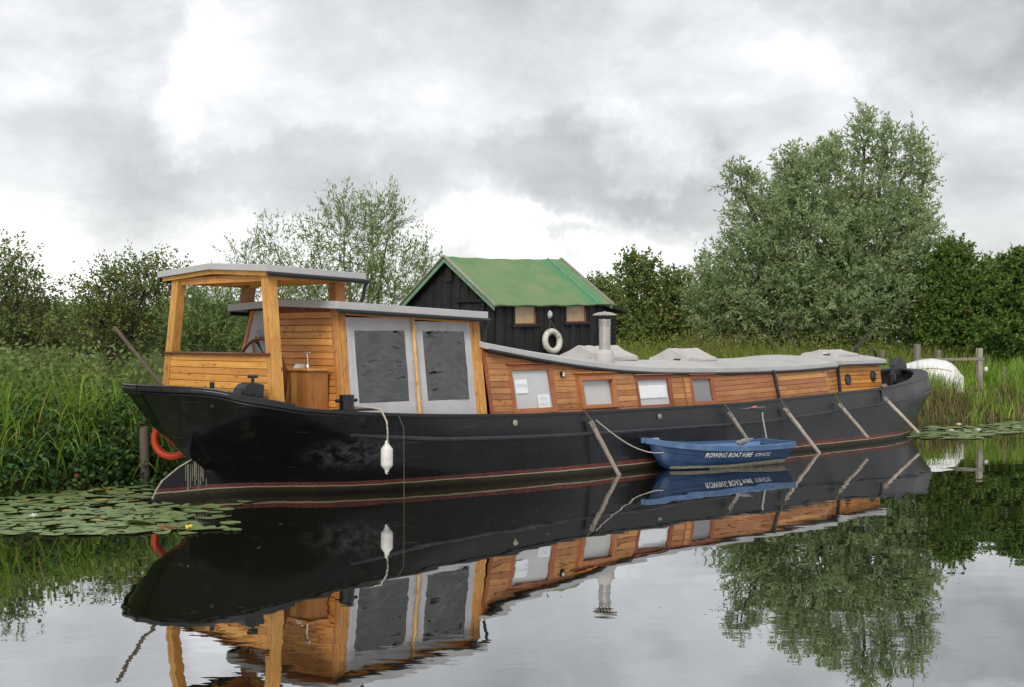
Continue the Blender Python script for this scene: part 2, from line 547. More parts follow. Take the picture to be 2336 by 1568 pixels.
M['fascia_green'] = worn('green_painted_board', (0.15, 0.29, 0.165), 0.5, 0.15, 6, 0.35, dirt=(0.20, 0.30, 0.17))
M['bamboo'] = wood('bamboo_blind', (0.58, 0.40, 0.22), (0.42, 0.27, 0.13), 'z', 0.7, 0.2, knots=False)
M['blue'] = worn('blue_moulded_hull', (0.010, 0.036, 0.100), 0.42, 0.18, 3, 0.45, bump=0.06, dirt=(0.05, 0.085, 0.16), dirt_amt=0.5)
M['blue_in'] = worn('pale_blue_inside', (0.10, 0.20, 0.38), 0.5, 0.12, 3, 0.4, bump=0.05, dirt=(0.16, 0.22, 0.32), dirt_amt=0.4)
M['blue_rim'] = worn('faded_blue_gunwale', (0.055, 0.110, 0.22), 0.45, 0.12, 4, 0.45, bump=0.05, dirt=(0.20, 0.28, 0.40), dirt_amt=0.5)
M['red'] = worn('red_plastic', (0.55, 0.03, 0.03), 0.35, 0.1, 5, 0.5, bump=0)
M['plastic'] = worn('black_plastic', (0.02, 0.02, 0.022), 0.35, 0.2, 5, 0.5, bump=0)
M['bird'] = worn('grey_plumage', (0.20, 0.195, 0.20), 0.8, 0.3, 22, 0.2, bump=0.3, dirt=(0.34, 0.32, 0.33))
M['bird_dark'] = worn('dark_tail_feathers', (0.018, 0.018, 0.022), 0.7, 0.2, 22, 0.2)
M['pink'] = worn('pink_legs', (0.40, 0.11, 0.09), 0.6, 0.1, 22, 0.2)
M['bark'] = worn('tree_bark', (0.11, 0.090, 0.068), 0.9, 0.4, 8, 0.15, bump=0.6)
M['bark_green'] = worn('pale_green_branch', (0.17, 0.165, 0.085), 0.85, 0.3, 8, 0.15, bump=0.4)
M['water'] = water_mat()


def felt_mat():
    m = Mat('green_roof_felt')
    co = m.coords()
    a = m.noise(co, 2.2, 7, 0.62)
    c = m.ramp(a, [(0.25, (0.095, 0.205, 0.090)), (0.5, (0.145, 0.230, 0.105)), (0.72, (0.205, 0.235, 0.128))])
    sep = m.n('ShaderNodeSeparateXYZ')
    tc = m.n('ShaderNodeTexCoord')
    m.l(tc.outputs['Object'], sep.inputs[0])
    # newer strip of felt near the far end
    x = m.math('ADD', sep.outputs[0], m.math('MULTIPLY', m.noise(co, 1.4, 4), 0.9))
    band = m.ramp(m.math('MULTIPLY', x, 0.2), [(0.66, 0.0), (0.72, 0.75), (0.78, 0.6), (0.84, 0.0)])
    c = m.mix(band, c, (0.055, 0.225, 0.120))
    f = m.noise(co, 40, 4, 0.7)
    c = m.mix(m.ramp(f, [(0.55, 0.0), (0.8, 0.35)]), c, (0.24, 0.24, 0.15))
    m.set(color=c, rough=0.85, spec=0.2)
    m.bump(m.math('ADD', m.noise(co, 5, 4), m.math('MULTIPLY', f, 0.3)), 0.45, 0.02)
    return m.m


def ground_mat():
    m = Mat('river_bank_soil_and_turf')
    co = m.coords(kind='Object')
    a = m.noise(co, 0.8, 7, 0.65)
    c = m.ramp(a, [(0.3, (0.030, 0.034, 0.014)), (0.6, (0.055, 0.075, 0.020)), (0.8, (0.085, 0.085, 0.035))])
    m.set(color=c, rough=0.95, spec=0.1)
    m.bump(m.noise(co, 9, 5), 0.7, 0.06)
    return m.m


M['felt'] = felt_mat()
M['ground'] = ground_mat()
M['willow'] = leafmat('willow_leaves', [(0.0, (0.120, 0.182, 0.062)), (0.5, (0.250, 0.345, 0.135)), (0.85, (0.40, 0.485, 0.245)), (1.0, (0.52, 0.59, 0.37))], (0.45, 0.53, 0.33), 0.48)
M['osier'] = leafmat('osier_leaves', [(0.0, (0.101, 0.167, 0.044)), (0.6, (0.194, 0.291, 0.084)), (1.0, (0.327, 0.417, 0.145))], (0.310, 0.417, 0.177), 0.4)
M['thorn'] = leafmat('hawthorn_leaves', [(0.0, (0.075, 0.109, 0.033)), (0.7, (0.162, 0.230, 0.055)), (0.93, (0.293, 0.320, 0.081)), (1.0, (0.476, 0.260, 0.076))], (0.221, 0.260, 0.101), 0.28)
M['thorn_red'] = leafmat('hedge_leaves', [(0.0, (0.057, 0.112, 0.023)), (0.6, (0.114, 0.204, 0.036)), (0.965, (0.176, 0.261, 0.050)), (1.0, (0.371, 0.057, 0.033))], (0.145, 0.213, 0.066), 0.28)
M['sedge'] = leafmat('sedge_blades', [(0.0, (0.075, 0.151, 0.020)), (0.55, (0.183, 0.312, 0.036)), (0.9, (0.321, 0.448, 0.073)), (1.0, (0.580, 0.458, 0.121))], (0.235, 0.344, 0.073), 0.35)
M['rough'] = leafmat('rough_bank_herbs', [(0.0, (0.072, 0.122, 0.030)), (0.5, (0.160, 0.228, 0.055)), (0.85, (0.251, 0.296, 0.091)), (1.0, (0.319, 0.228, 0.114))], (0.182, 0.243, 0.091), 0.35)
M['meadow'] = leafmat('meadow_grass', [(0.0, (0.082, 0.123, 0.019)), (0.6, (0.185, 0.236, 0.040)), (0.9, (0.288, 0.303, 0.072)), (1.0, (0.411, 0.289, 0.111))], (0.206, 0.242, 0.058), 0.35)
M['bramble'] = leafmat('bramble_leaves', [(0.0, (0.025, 0.057, 0.016)), (0.6, (0.054, 0.121, 0.033)), (0.93, (0.100, 0.192, 0.053)), (1.0, (0.185, 0.071, 0.030))], (0.100, 0.170, 0.070), 0.25)
M['reed_dry'] = leafmat('dry_reed_stems', [(0.0, (0.111, 0.086, 0.034)), (0.6, (0.202, 0.163, 0.065)), (1.0, (0.338, 0.260, 0.130))], (0.208, 0.169, 0.078), 0.25)
M['pad'] = wood('lily_pad', (0.21, 0.275, 0.105), (0.115, 0.175, 0.058), 'x', 0.38, 0.45, knots=False)
M['pad_old'] = worn('yellowing_lily_pad', (0.30, 0.26, 0.06), 0.5, 0.3, 9, 0.3)
M['pad_red'] = worn('reddened_lily_pad', (0.36, 0.06, 0.02), 0.45, 0.3, 9, 0.3)
M['petal'] = worn('white_petals', (0.84, 0.84, 0.80), 0.6, 0.04, 9, 0.2, bump=0)
M['yolk'] = worn('yellow_flower', (0.70, 0.50, 0.05), 0.6, 0.1, 9, 0.2, bump=0)


# ------------------------------------------------------------------ mesh helpers
class MB:
    """Collects faces; build() links them as one mesh object."""

    def __init__(self):
        self.v, self.f = [], []

    def add(self, vs, fs):
        o = len(self.v)
        self.v += [tuple(p) for p in vs]
        self.f += [tuple(i + o for i in f) for f in fs]
        return self

    def hexa(self, p):
        """8 corners: bottom 0-3, top 4-7, both in the same turn."""
        return self.add(p, [(0, 3, 2, 1), (4, 5, 6, 7), (0, 1, 5, 4), (1, 2, 6, 5), (2, 3, 7, 6), (3, 0, 4, 7)])

    def box(self, x0, x1, y0, y1, z0, z1):
        return self.hexa([(x0, y0, z0), (x1, y0, z0), (x1, y1, z0), (x0, y1, z0), (x0, y0, z1), (x1, y0, z1), (x1, y1, z1), (x0, y1, z1)])

    def slab(self, a, b, c, d, nrm):
        """Quad a-b-c-d thickened along -nrm; the given quad is the outer face."""
        n = Vector(nrm)
        q = [Vector(x) for x in (a, b, c, d)]
        w = [x - n for x in q]
        return self.hexa([*w, *q])

    def tube(self, path, r, n=8, caps=True):
        path = [Vector(p) for p in path]
        rs = r if isinstance(r, (list, tuple)) else [r] * len(path)
        rings, up = [], None
        for i, p in enumerate(path):
            t = (path[min(i + 1, len(path) - 1)] - path[max(i - 1, 0)]).normalized()
            if up is None:
                up = t.orthogonal().normalized()
            up = (up - t * up.dot(t))
            if up.length < 1e-6:
                up = t.orthogonal()
            up.normalize()
            s = t.cross(up)
            rings.append([p + (up * math.cos(k / n * 2 * math.pi) + s * math.sin(k / n * 2 * math.pi)) * rs[i] for k in range(n)])
        return self.loft(rings, closed=True, caps=caps)

    def loft(self, rings, closed=True, caps=False, loop=False):
        n = len(rings[0])
        vs = [p for r in rings for p in r]
        fs = []
        m = len(rings)
        for i in range(m if loop else m - 1):
            i2 = (i + 1) % m
            for k in range(n if closed else n - 1):
                k2 = (k + 1) % n
                fs.append((i * n + k, i * n + k2, i2 * n + k2, i2 * n + k))
        if caps:
            fs.append(tuple(range(n - 1, -1, -1)))
            fs.append(tuple((m - 1) * n + k for k in range(n)))
        return self.add(vs, fs)

    def lathe(self, prof, c=(0, 0, 0), n=20, mat=None):
        """prof: (radius, height) along local z."""
        rings = []
        for r, h in prof:
            ring = [Vector((r * math.cos(k / n * 2 * math.pi), r * math.sin(k / n * 2 * math.pi), h)) for k in range(n)]
            if mat is not None:
                ring = [mat @ p for p in ring]
            rings.append([p + Vector(c) for p in ring])
        return self.loft(rings, caps=True)

    def torus(self, c, R0, r, mat=None, n=40, m=12, a0=0.0, a1=2 * math.pi):
        full = abs(a1 - a0 - 2 * math.pi) < 1e-6
        rings = []
        for i in range(n if full else n + 1):
            a = a0 + (a1 - a0) * i / n
            ring = []
            for k in range(m):
                b = 2 * math.pi * k / m
                p = Vector(((R0 + r * math.cos(b)) * math.cos(a), (R0 + r * math.cos(b)) * math.sin(a), r * math.sin(b)))
                if mat is not None:
                    p = mat @ p
                ring.append(p + Vector(c))
            rings.append(ring)
        return self.loft(rings, caps=not full, loop=full)

    def build(self, name, mat, parent=None, smooth=False, bevel=0.0):
        me = bpy.data.meshes.new(name)
        me.from_pydata([tuple(p) for p in self.v], [], self.f)
        me.update()
        if smooth:
            me.polygons.foreach_set('use_smooth', [True] * len(me.polygons))
        o = bpy.data.objects.new(name, me)
        me.materials.append(mat)
        col.objects.link(o)
        if parent is not None:
            o.parent = parent
        if bevel:
            b = o.modifiers.new('bevel', 'BEVEL')
            b.width = bevel
            b.segments = 2
            b.limit_method = 'ANGLE'
        if smooth:
            w = o.modifiers.new('edges', 'EDGE_SPLIT')
            w.split_angle = R(42)
        return o


def tag(o, label, cat, group=None):
    o['label'] = label
    o['category'] = cat
    if group:
        o['group'] = group
    return o


def empty(name, loc=(0, 0, 0), rz=0.0):
    o = bpy.data.objects.new(name, None)
    o.empty_display_size = 0.2
    o.location = loc
    o.rotation_euler = (0, 0, rz)
    col.objects.link(o)
    return o


def link_mesh(name, me, mat=None, parent=None):
    o = bpy.data.objects.new(name, me)
    if mat is not None and not me.materials:
        me.materials.append(mat)
    col.objects.link(o)
    if parent is not None:
        o.parent = parent
    return o


def lerp_table(tab, x):
    if x <= tab[0][0]:
        return tab[0][1]
    for (x0, y0), (x1, y1) in zip(tab, tab[1:]):
        if x <= x1:
            t = (x - x0) / (x1 - x0)
            return y0 + (y1 - y0) * t
    return tab[-1][1]


_spl = {}


def spline(tab, x):
    """Monotone cubic through the table."""
    key = id(tab)
    if key not in _spl:
        xs = [p[0] for p in tab]
        ys = [p[1] for p in tab]
        n = len(xs)
        d = [(ys[i + 1] - ys[i]) / (xs[i + 1] - xs[i]) for i in range(n - 1)]
        m = [d[0]] + [0 if d[i - 1] * d[i] <= 0 else 2 * d[i - 1] * d[i] / (d[i - 1] + d[i]) for i in range(1, n - 1)] + [d[-1]]
        _spl[key] = (xs, ys, m, tab)
    xs, ys, m, _ = _spl[key]
    if x <= xs[0]:
        return ys[0]
    if x >= xs[-1]:
        return ys[-1]
    i = max(k for k in range(len(xs) - 1) if xs[k] <= x)
    h = xs[i + 1] - xs[i]
    t = (x - xs[i]) / h
    return (ys[i] * (1 + 2 * t) * (1 - t) ** 2 + h * m[i] * t * (1 - t) ** 2 + ys[i + 1] * t * t * (3 - 2 * t) + h * m[i + 1] * t * t * (t - 1))


def text_mesh(body, size, shear=0.0, bold=0.0):
    cu = bpy.data.curves.new('lettering', 'FONT')
    cu.body = body
    cu.size = size
    cu.shear = shear
    cu.offset = bold
    cu.resolution_u = 2
    cu.space_character = 1.06
    o = bpy.data.objects.new('lettering', cu)
    col.objects.link(o)
    bpy.context.view_layer.update()
    me = bpy.data.meshes.new_from_object(o.evaluated_get(bpy.context.evaluated_depsgraph_get()))
    bpy.data.objects.remove(o)
    return me


# ------------------------------------------------------------------ river frame
# u runs along the moored barge from stern to bow, v across it towards the far bank
ANG = math.atan2(2970, 3000)
DO = EYE * 3000.0 / 313.0
ORG = Vector((188.0 / 3000.0 * DO, DO, 0))
UD = Vector((math.sin(ANG), math.cos(ANG), 0))
VD = Vector((-math.cos(ANG), math.sin(ANG), 0))
BROT = math.atan2(math.cos(ANG), math.sin(ANG))


def W(u, v, z=0.0):
    p = ORG + UD * u + VD * v
    return Vector((p.x, p.y, z))


# ------------------------------------------------------------------ setting: water, ground
mb = MB()
mb.add([(-400, -30, 0), (500, -30, 0), (500, 600, 0), (-400, 600, 0)], [(0, 1, 2, 3)])
o = mb.build('water', M['water'])
o['kind'] = 'structure'

EDGE = [(-300, 3.6), (-20, 3.7), (-8, 4.0), (-5.5, 4.35), (0, 4.5), (11, 4.5), (13, 4.0), (15, 3.1), (17, 2.3), (20, 1.6), (26, 1.0), (60, -1.0), (300, -4.0)]


def edge(u):
    return spline(EDGE, u)


def ground_z(s, u=0.0):
    return lerp_table([(-1.2, -0.9), (0, -0.04), (0.25, 0.20), (0.7, 0.52), (1.6, 0.78), (3.0, 0.9), (30, 1.0), (400, 1.2)], s)


us = [-300, -150, -80, -45, -28] + [x * 1.0 for x in range(-20, 41)] + [46, 55, 70, 100, 160, 300]
ss = [-1.2, -0.3, 0, 0.25, 0.5, 0.9, 1.6, 2.4, 3.2, 5, 8, 12, 18, 30, 60, 140, 400]
rings = []
for u in us:
    ring = []
    for s in ss:
        w = W(u, edge(u) + s)
        jit = 0.06 * math.sin(u * 3.1 + s * 5.0) + 0.05 * math.sin(u * 7.7 - s * 3.0)
        w.z = ground_z(s) + (jit if s > 0 else jit * 0.3)
        ring.append(w)
    rings.append(ring)
mb = MB()
mb.loft(rings, closed=False)
o = mb.build('ground', M['ground'], smooth=True)
o['kind'] = 'structure'

# ------------------------------------------------------------------ the barge
barge = empty('barge', (ORG.x, ORG.y, 0), BROT)
tag(barge, 'long black-hulled barge with varnished wooden wheelhouse and cabins moored at the bank', 'barge')
C0 = 1.95                               # centreline

ZG = [(-7.35, 1.585), (-7.05, 1.575), (-6.84, 1.545), (-6.6, 1.47), (-6.3, 1.405), (-5.9, 1.325), (-5.08, 1.24), (-3.06, 1.12), (-1.5, 1.07), (0, 1.05), (4.3, 1.04), (5.3, 1.065), (7.85, 1.13), (9.57, 1.18), (11.77, 1.29), (14.3, 1.50)]
ZS = [(-7.35, 1.06), (-5.74, 0.98), (-3.1, 0.767), (-0.08, 0.692), (4.3, 0.66), (7.9, 0.775), (11.45, 0.915), (14.6, 1.12)]
LEVELS = [
    (lambda u: -0.40, [(-5.9, 0.03), (-5.3, 0.15), (-4.7, 0.5), (-3.6, 1.0), (-2, 1.45), (0, 1.75), (2, 1.80)], 1.80, 8.0, 4.4),
    (lambda u: -0.02, [(-6.22, 0.03), (-5.9, 0.10), (-5.37, 0.32), (-4.86, 0.80), (-4.0, 1.20), (-2.6, 1.52), (-1.3, 1.76), (0, 1.93), (2, 1.95)], 1.95, 8.5, 4.62),
    (lambda u: 0.20, [(-6.26, 0.04), (-5.9, 0.18), (-5.37, 0.52), (-4.86, 1.02), (-4.0, 1.40), (-2.6, 1.66), (-1.3, 1.83), (0, 1.94), (2, 1.95)], 1.95, 8.5, 4.85),
    (lambda u: 0.42, [(-6.34, 0.05), (-6.1, 0.24), (-5.7, 0.55), (-5.3, 0.88), (-4.8, 1.24), (-4.0, 1.57), (-2.6, 1.79), (0, 1.95), (2, 1.955)], 1.955, 8.5, 5.15),
    (lambda u: 0.42 + 0.5 * (spline(ZS, u) - 0.42), [(-6.72, 0.04), (-6.6, 0.32), (-6.3, 0.66), (-5.8, 1.00), (-5.2, 1.31), (-4.6, 1.54), (-4.0, 1.71), (-2.6, 1.86), (0, 1.96), (2, 1.965)], 1.965, 8.5, 5.55),
    (lambda u: spline(ZS, u), [(-6.98, 0.03), (-6.90, 0.38), (-6.70, 0.78), (-6.3, 1.14), (-5.7, 1.45), (-5.0, 1.67), (-4.2, 1.83), (-3.0, 1.925), (0, 1.97), (2, 1.975)], 1.975, 8.5, 6.02),
    (lambda u: spline(ZG, u), [(-7.35, 0.03), (-7.28, 0.47), (-7.05, 0.93), (-6.6, 1.40), (-6.0, 1.71), (-5.0, 1.90), (-3.0, 1.93), (0, 1.95), (2, 1.95)], 1.95, 8.5, 5.72),
]


def half(level, u):
    zf, aft, bmax, u0, a = LEVELS[level]
    if u <= u0:
        return spline(aft, u) if u < aft[-1][0] else bmax
    t = min(1.0, (u - u0) / a)
    return bmax * max(0.0, 1 - t ** 2.15) ** 0.5


NST = 110


def station(level, i):
    zf, aft, bmax, u0, a = LEVELS[level]
    us0, ub = aft[0][0], u0 + a
    t = i / NST
    # denser at both ends
    t = 0.5 - 0.5 * math.cos(math.pi * t) if False else t
    e = 0.5 - 0.5 * math.cos(math.pi * t)
    k = 0.55 * e + 0.45 * t
    u = us0 + (ub - us0) * k
    return u


def hull_pt(level, i, side):
    u = station(level, i)
    b = half(level, u)
    return Vector((u, C0 - side * b, LEVELS[level][0](u)))


def interp_levels(fr, i, side):
    a = int(math.floor(fr))
    a = min(a, len(LEVELS) - 2)
    t = fr - a
    return hull_pt(a, i, side) * (1 - t) + hull_pt(a + 1, i, side) * t


mb = MB()
sub = [0, 1, 1.5, 2, 2.5, 3, 3.5, 4, 4.5, 5, 5.5, 6]
for side in (1, -1):
    rings = [[interp_levels(f, i, side) for f in sub] for i in range(NST + 1)]
    if side < 0:
        rings = [r[::-1] for r in rings]
    mb.loft(rings, closed=False)
# close stem and sternpost
for i in (0, NST):
    near = [interp_levels(f, i, 1) for f in sub]
    far = [interp_levels(f, i, -1) for f in sub]
    mb.loft([near, far], closed=False)
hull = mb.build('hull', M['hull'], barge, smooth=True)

# bulwark inside and deck
DECK = [(-7.4, 1.16), (-5.6, 0.98), (-3, 0.80), (4, 0.74), (8, 0.82), (11, 0.93), (14.3, 1.10)]
inner = []
for i in range(NST + 1):
    g = hull_pt(6, i, 1)
    low = hull_pt(5, i, 1)
    b = max(0.0, half(6, g.x) - 0.06)
    u = min(max(g.x, -7.27), 14.14)
    zd = spline(DECK, g.x)
    t = min(1.0, max(0.0, (zd - low.z) / (g.z - low.z)))
    q = low.lerp(g, t)
    inner.append((u, b, g.z - 0.004, min(max(q.x, -6.95), 14.1), max(0.0, C0 - q.y - 0.06), q.z + 0.004))
mb = MB()
for side in (1, -1):
    r1 = [Vector((u, C0 - side * b, zt)) for u, b, zt, u2, b2, zd in inner]
    r2 = [Vector((u2, C0 - side * b2, zd)) for u, b, zt, u2, b2, zd in inner]
    mb.loft([r1, r2] if side > 0 else [r2, r1], closed=False)
mb.build('bulwark_lining', M['iron_grey'], barge, smooth=True)
mb = MB()
mb.loft([[Vector((u2, C0 - b2, zd)), Vector((u2, C0 + b2, zd))] for u, b, zt, u2, b2, zd in inner], closed=False)
mb.build('deck', M['deck'], barge)


# gunwale cap: narrow amidships, a wide flat plate round the bow
def cap_strip(width_f, z_off, thick, out, u_min=-99, u_max=99, mat='black', name='gunwale_cap'):
    mb = MB()
    for side in (1, -1):
        rings = []
        for i in range(NST + 1):
            g = hull_pt(6, i, side)
            if not (u_min <= g.x <= u_max):
                continue
            a = hull_pt(6, max(i - 1, 0), side)
            c = hull_pt(6, min(i + 1, NST), side)
            t = (c - a)
            t.z = 0
            t.normalize()
            nrm = Vector((t.y, -t.x, 0)) * side        # outward
            w = width_f(g.x)
            p = g + nrm * out
            q = g - nrm * w
            if (q.y - C0) * side > -0.0:
                q.y = C0
            zt = g.z + z_off
            rings.append([Vector((p.x, p.y, zt)), Vector((q.x, q.y, zt)), Vector((q.x, q.y, zt - thick)), Vector((p.x, p.y, zt - thick))])
        mb.loft(rings if side > 0 else [r[::-1] for r in rings], closed=True, caps=True)
    return mb.build(name, M[mat], barge, smooth=False, bevel=0.008)


cap_strip(lambda u: 0.055 + 0.26 * max(0.0, min(1.0, (u - 10.2) / 2.6)), 0.022, 0.05, 0.028, mat='black' if False else 'iron_grey', u_min=8.8)
cap_strip(lambda u: 0.055, 0.020, 0.05, 0.026, u_max=8.9)
cap_strip(lambda u: 0.05, 0.058, 0.045, 0.018, u_max=-5.86, name='stern_rail')
# lower half-round of the stern rail
for lo, nm, lvl, rad, umin, umax, mt in ((0, 'rubbing_strake', 5, 0.030, -5.0, 99, 'iron_grey'), (0, 'stern_moulding', 6, 0.020, -99, -5.0, 'black')):
    mb = MB()
    for side in (1, -1):
        path = []
        for i in range(NST + 1):
            p = hull_pt(lvl, i, side)
            if umin <= p.x <= umax:
                q = p.copy()
                if nm == 'stern_moulding':
                    q.z -= 0.055
                path.append(q)
        mb.tube(path, rad, 6)
    mb.build(nm, M[mt], barge, smooth=True)

# rudder
mb = MB()
prof = [(-7.13, -0.35), (-7.13, 0.03), (-7.08, 0.14), (-6.98, 0.27), (-6.74, 0.43), (-6.45, 0.57), (-6.27, 0.64), (-6.22, 0.64), (-6.22, -0.35)]
mb.loft([[Vector((u, C0 + s, z)) for u, z in prof] for s in (-0.035, 0.035)], closed=True, caps=True)
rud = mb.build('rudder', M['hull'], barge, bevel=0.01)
mb = MB()
mb.tube([(u, C0 - 0.005, z + 0.012) for u, z in prof[1:8]], 0.013, 6)
mb.build('rudder_edge', M['scum'], rud, smooth=True)
mb = MB()
mb.tube([(-6.235, C0, 0.45), (-6.235, C0, 0.85)], 0.042, 10)
mb.build('rudder_stock', M['black'], rud, smooth=True)
mb = MB()
for k in range(14):
    u = -6.62 + 0.026 * k + random.uniform(-0.008, 0.008)
    zt = 0.50 + (u + 6.62) * 0.36 - random.uniform(0.0, 0.05)
    zb = random.uniform(0.12, 0.34)
    w = random.uniform(0.002, 0.005)
    mb.box(u - w, u + w, C0 - 0.0385, C0 - 0.0345, zb, zt)
mb.build('paint_run', M['scum'], rud)


# ---- boarded walls
def plank_row(name, mat, parent, S, a0, a1, z0f, z1f, thick=0.02, seg=0.5, gap=0.004):
    """One board on the surface S(a, z) -> (point, outward normal) from a0 to a1."""
    n = max(1, int(abs(a1 - a0) / seg))
    rings = []
    for i in range(n + 1):
        a = a0 + (a1 - a0) * i / n
        zb, zt = z0f(a) + gap, z1f(a) - gap
        if zt - zb < 0.006:
            zt = zb + 0.006
        pb, nb = S(a, zb)
        pt, nt = S(a, zt)
        ch = min(0.007, (zt - zb) * 0.2)
        pb2, _ = S(a, zb + ch)
        pt2, _ = S(a, zt - ch)
        rings.append([pb, pb + nb * thick * 0.72, pb2 + nb * thick, pt2 + nt * thick, pt + nt * thick * 0.72, pt])
    mb = MB()
    mb.loft(rings, closed=True, caps=True)
    return mb.build(name, mat, parent)


# the three cabins' sides
def S_main(a, z):
    return Vector((a, 0.42 + 0.20 * (z - 1.08), z)), Vector((0, -0.98, 0.196))


ROOF_E = [(-1.98, 2.19), (-1.23, 2.08), (-0.39, 1.965), (0.5, 1.865), (1.45, 1.785), (2.45, 1.735), (3.79, 1.705), (5.24, 1.69), (6.82, 1.70), (8.6, 1.75)]


def roof_e(u):
    return spline(ROOF_E, u)


def base_line(u):
    return spline(ZG, u) - 0.10


WIN = [(-1.52, -0.47, 1.05, 1.84, 0.085), (0.075, 1.10, 1.015, 1.665, 0.11), (1.655, 2.68, 1.005, 1.600, 0.072), (3.256, 3.99, 1.015, 1.575, 0.075)]
cab = empty('main_cabin_wall')
cab.parent = barge
mb = MB()
ring_a, ring_b = [], []
uu = [-2.0 + 0.25 * i for i in range(41)]
uu = [u for u in uu if u < 8.06] + [8.06]
# backing wall with openings left for the windows
cuts = sorted(set([round(u, 3) for u in uu] + [w[0] + 0.05 for w in WIN] + [w[1] - 0.05 for w in WIN]))
for a, b in zip(cuts, cuts[1:]):
    mid = 0.5 * (a + b)
    win = next((w for w in WIN if w[0] < mid < w[1]), None)
    spans = [(0.72, None)] if win is None or mid < win[0] + 0.05 or mid > win[1] - 0.05 else [(0.72, win[2] + 0.05), (win[3] - 0.05, None)]
    for lo, hi in spans:
        za, zb = (hi, hi) if hi else (roof_e(a) - 0.06, roof_e(b) - 0.06)
        mb.slab(S_main(a, lo)[0], S_main(b, lo)[0], S_main(b, zb)[0], S_main(a, za)[0], (0, -0.03, 0))
mb.build('wall_backing', M['hardwood'], cab)
ROW = 0.0985
for k in range(-1, 12):
    lo = lambda u, k=k: base_line(u) + k * ROW + 0.02
    hi = lambda u, k=k: min(base_line(u) + (k + 1) * ROW + 0.02, roof_e(u) - 0.115)
    # run of the row until the roof cuts it off
    ends = [u for u in np.arange(-1.93, 8.05, 0.02) if hi(u) - lo(u) > 0.03]
    if not ends:
        continue
    runs, cur = [], [ends[0], ends[0]]
    for u in ends[1:]:
        if u - cur[1] > 0.03:
            runs.append(cur)
            cur = [u, u]
        cur[1] = u
    runs.append(cur)
    for a, b in runs:
        if a < -1.92:
            a = -1.95
        if b > 8.0:
            b = 8.06
        blocks = []
        for w in WIN:
            m0 = 0.5 * (lo(w[0]) + hi(w[0]))
            if w[2] - 0.02 < m0 < w[3] + 0.015:
                blocks.append((w[0] + 0.012, w[1] - 0.012))
        blocks += [(3.045, 3.075)]
        x = a
        for b0, b1 in sorted(blocks) + [(b, b)]:
            e = min(b0, b)
            if e - x > 0.05:
                # butt joints in long runs
                cutp = [x]
                if e - x > 2.4:
                    cutp.append(x + (e - x) * random.uniform(0.35, 0.65))
                cutp.append(e)
                for p, q in zip(cutp, cutp[1:]):
                    plank_row('plank', M['cedar'], cab, S_main, float(p) + 0.0015, float(q) - 0.0015, lo, hi, 0.022, gap=0.0018)
            x = max(x, b1)
# upright cover strip and the black drainpipe
mb = MB()
for a in (3.06,):
    p0, n0 = S_main(a, 0.9)
    p1, n1 = S_main(a, roof_e(a) - 0.12)
    mb.hexa([p0 + Vector((-0.018, 0, 0)), p0 + Vector((0.018, 0, 0)), p0 + Vector((0.018, 0, 0)) + n0 * 0.035, p0 + Vector((-0.018, 0, 0)) + n0 * 0.035,
             p1 + Vector((-0.018, 0, 0)), p1 + Vector((0.018, 0, 0)), p1 + Vector((0.018, 0, 0)) + n1 * 0.035, p1 + Vector((-0.018, 0, 0)) + n1 * 0.035])
mb.build('cover_strip', M['hardwood'], cab)
mb = MB()
p0, n0 = S_main(6.10, 0.9)
p1, n1 = S_main(6.05, 1.62)
mb.tube([p0 + n0 * 0.06, p1 + n1 * 0.06], 0.034, 10)
mb.build('drainpipe', M['gutter'], barge, smooth=True)
# slanted end board of the long cabin
mb = MB()
p0, p1 = S_main(8.06, 0.9)[0], S_main(8.06, roof_e(8.06) - 0.1)[0]
mb.tube([p0 + Vector((0.012, -0.012, 0)), p1 + Vector((0.012, -0.012, 0))], 0.02, 6)
mb.build('corner_post', M['cedar'], cab)


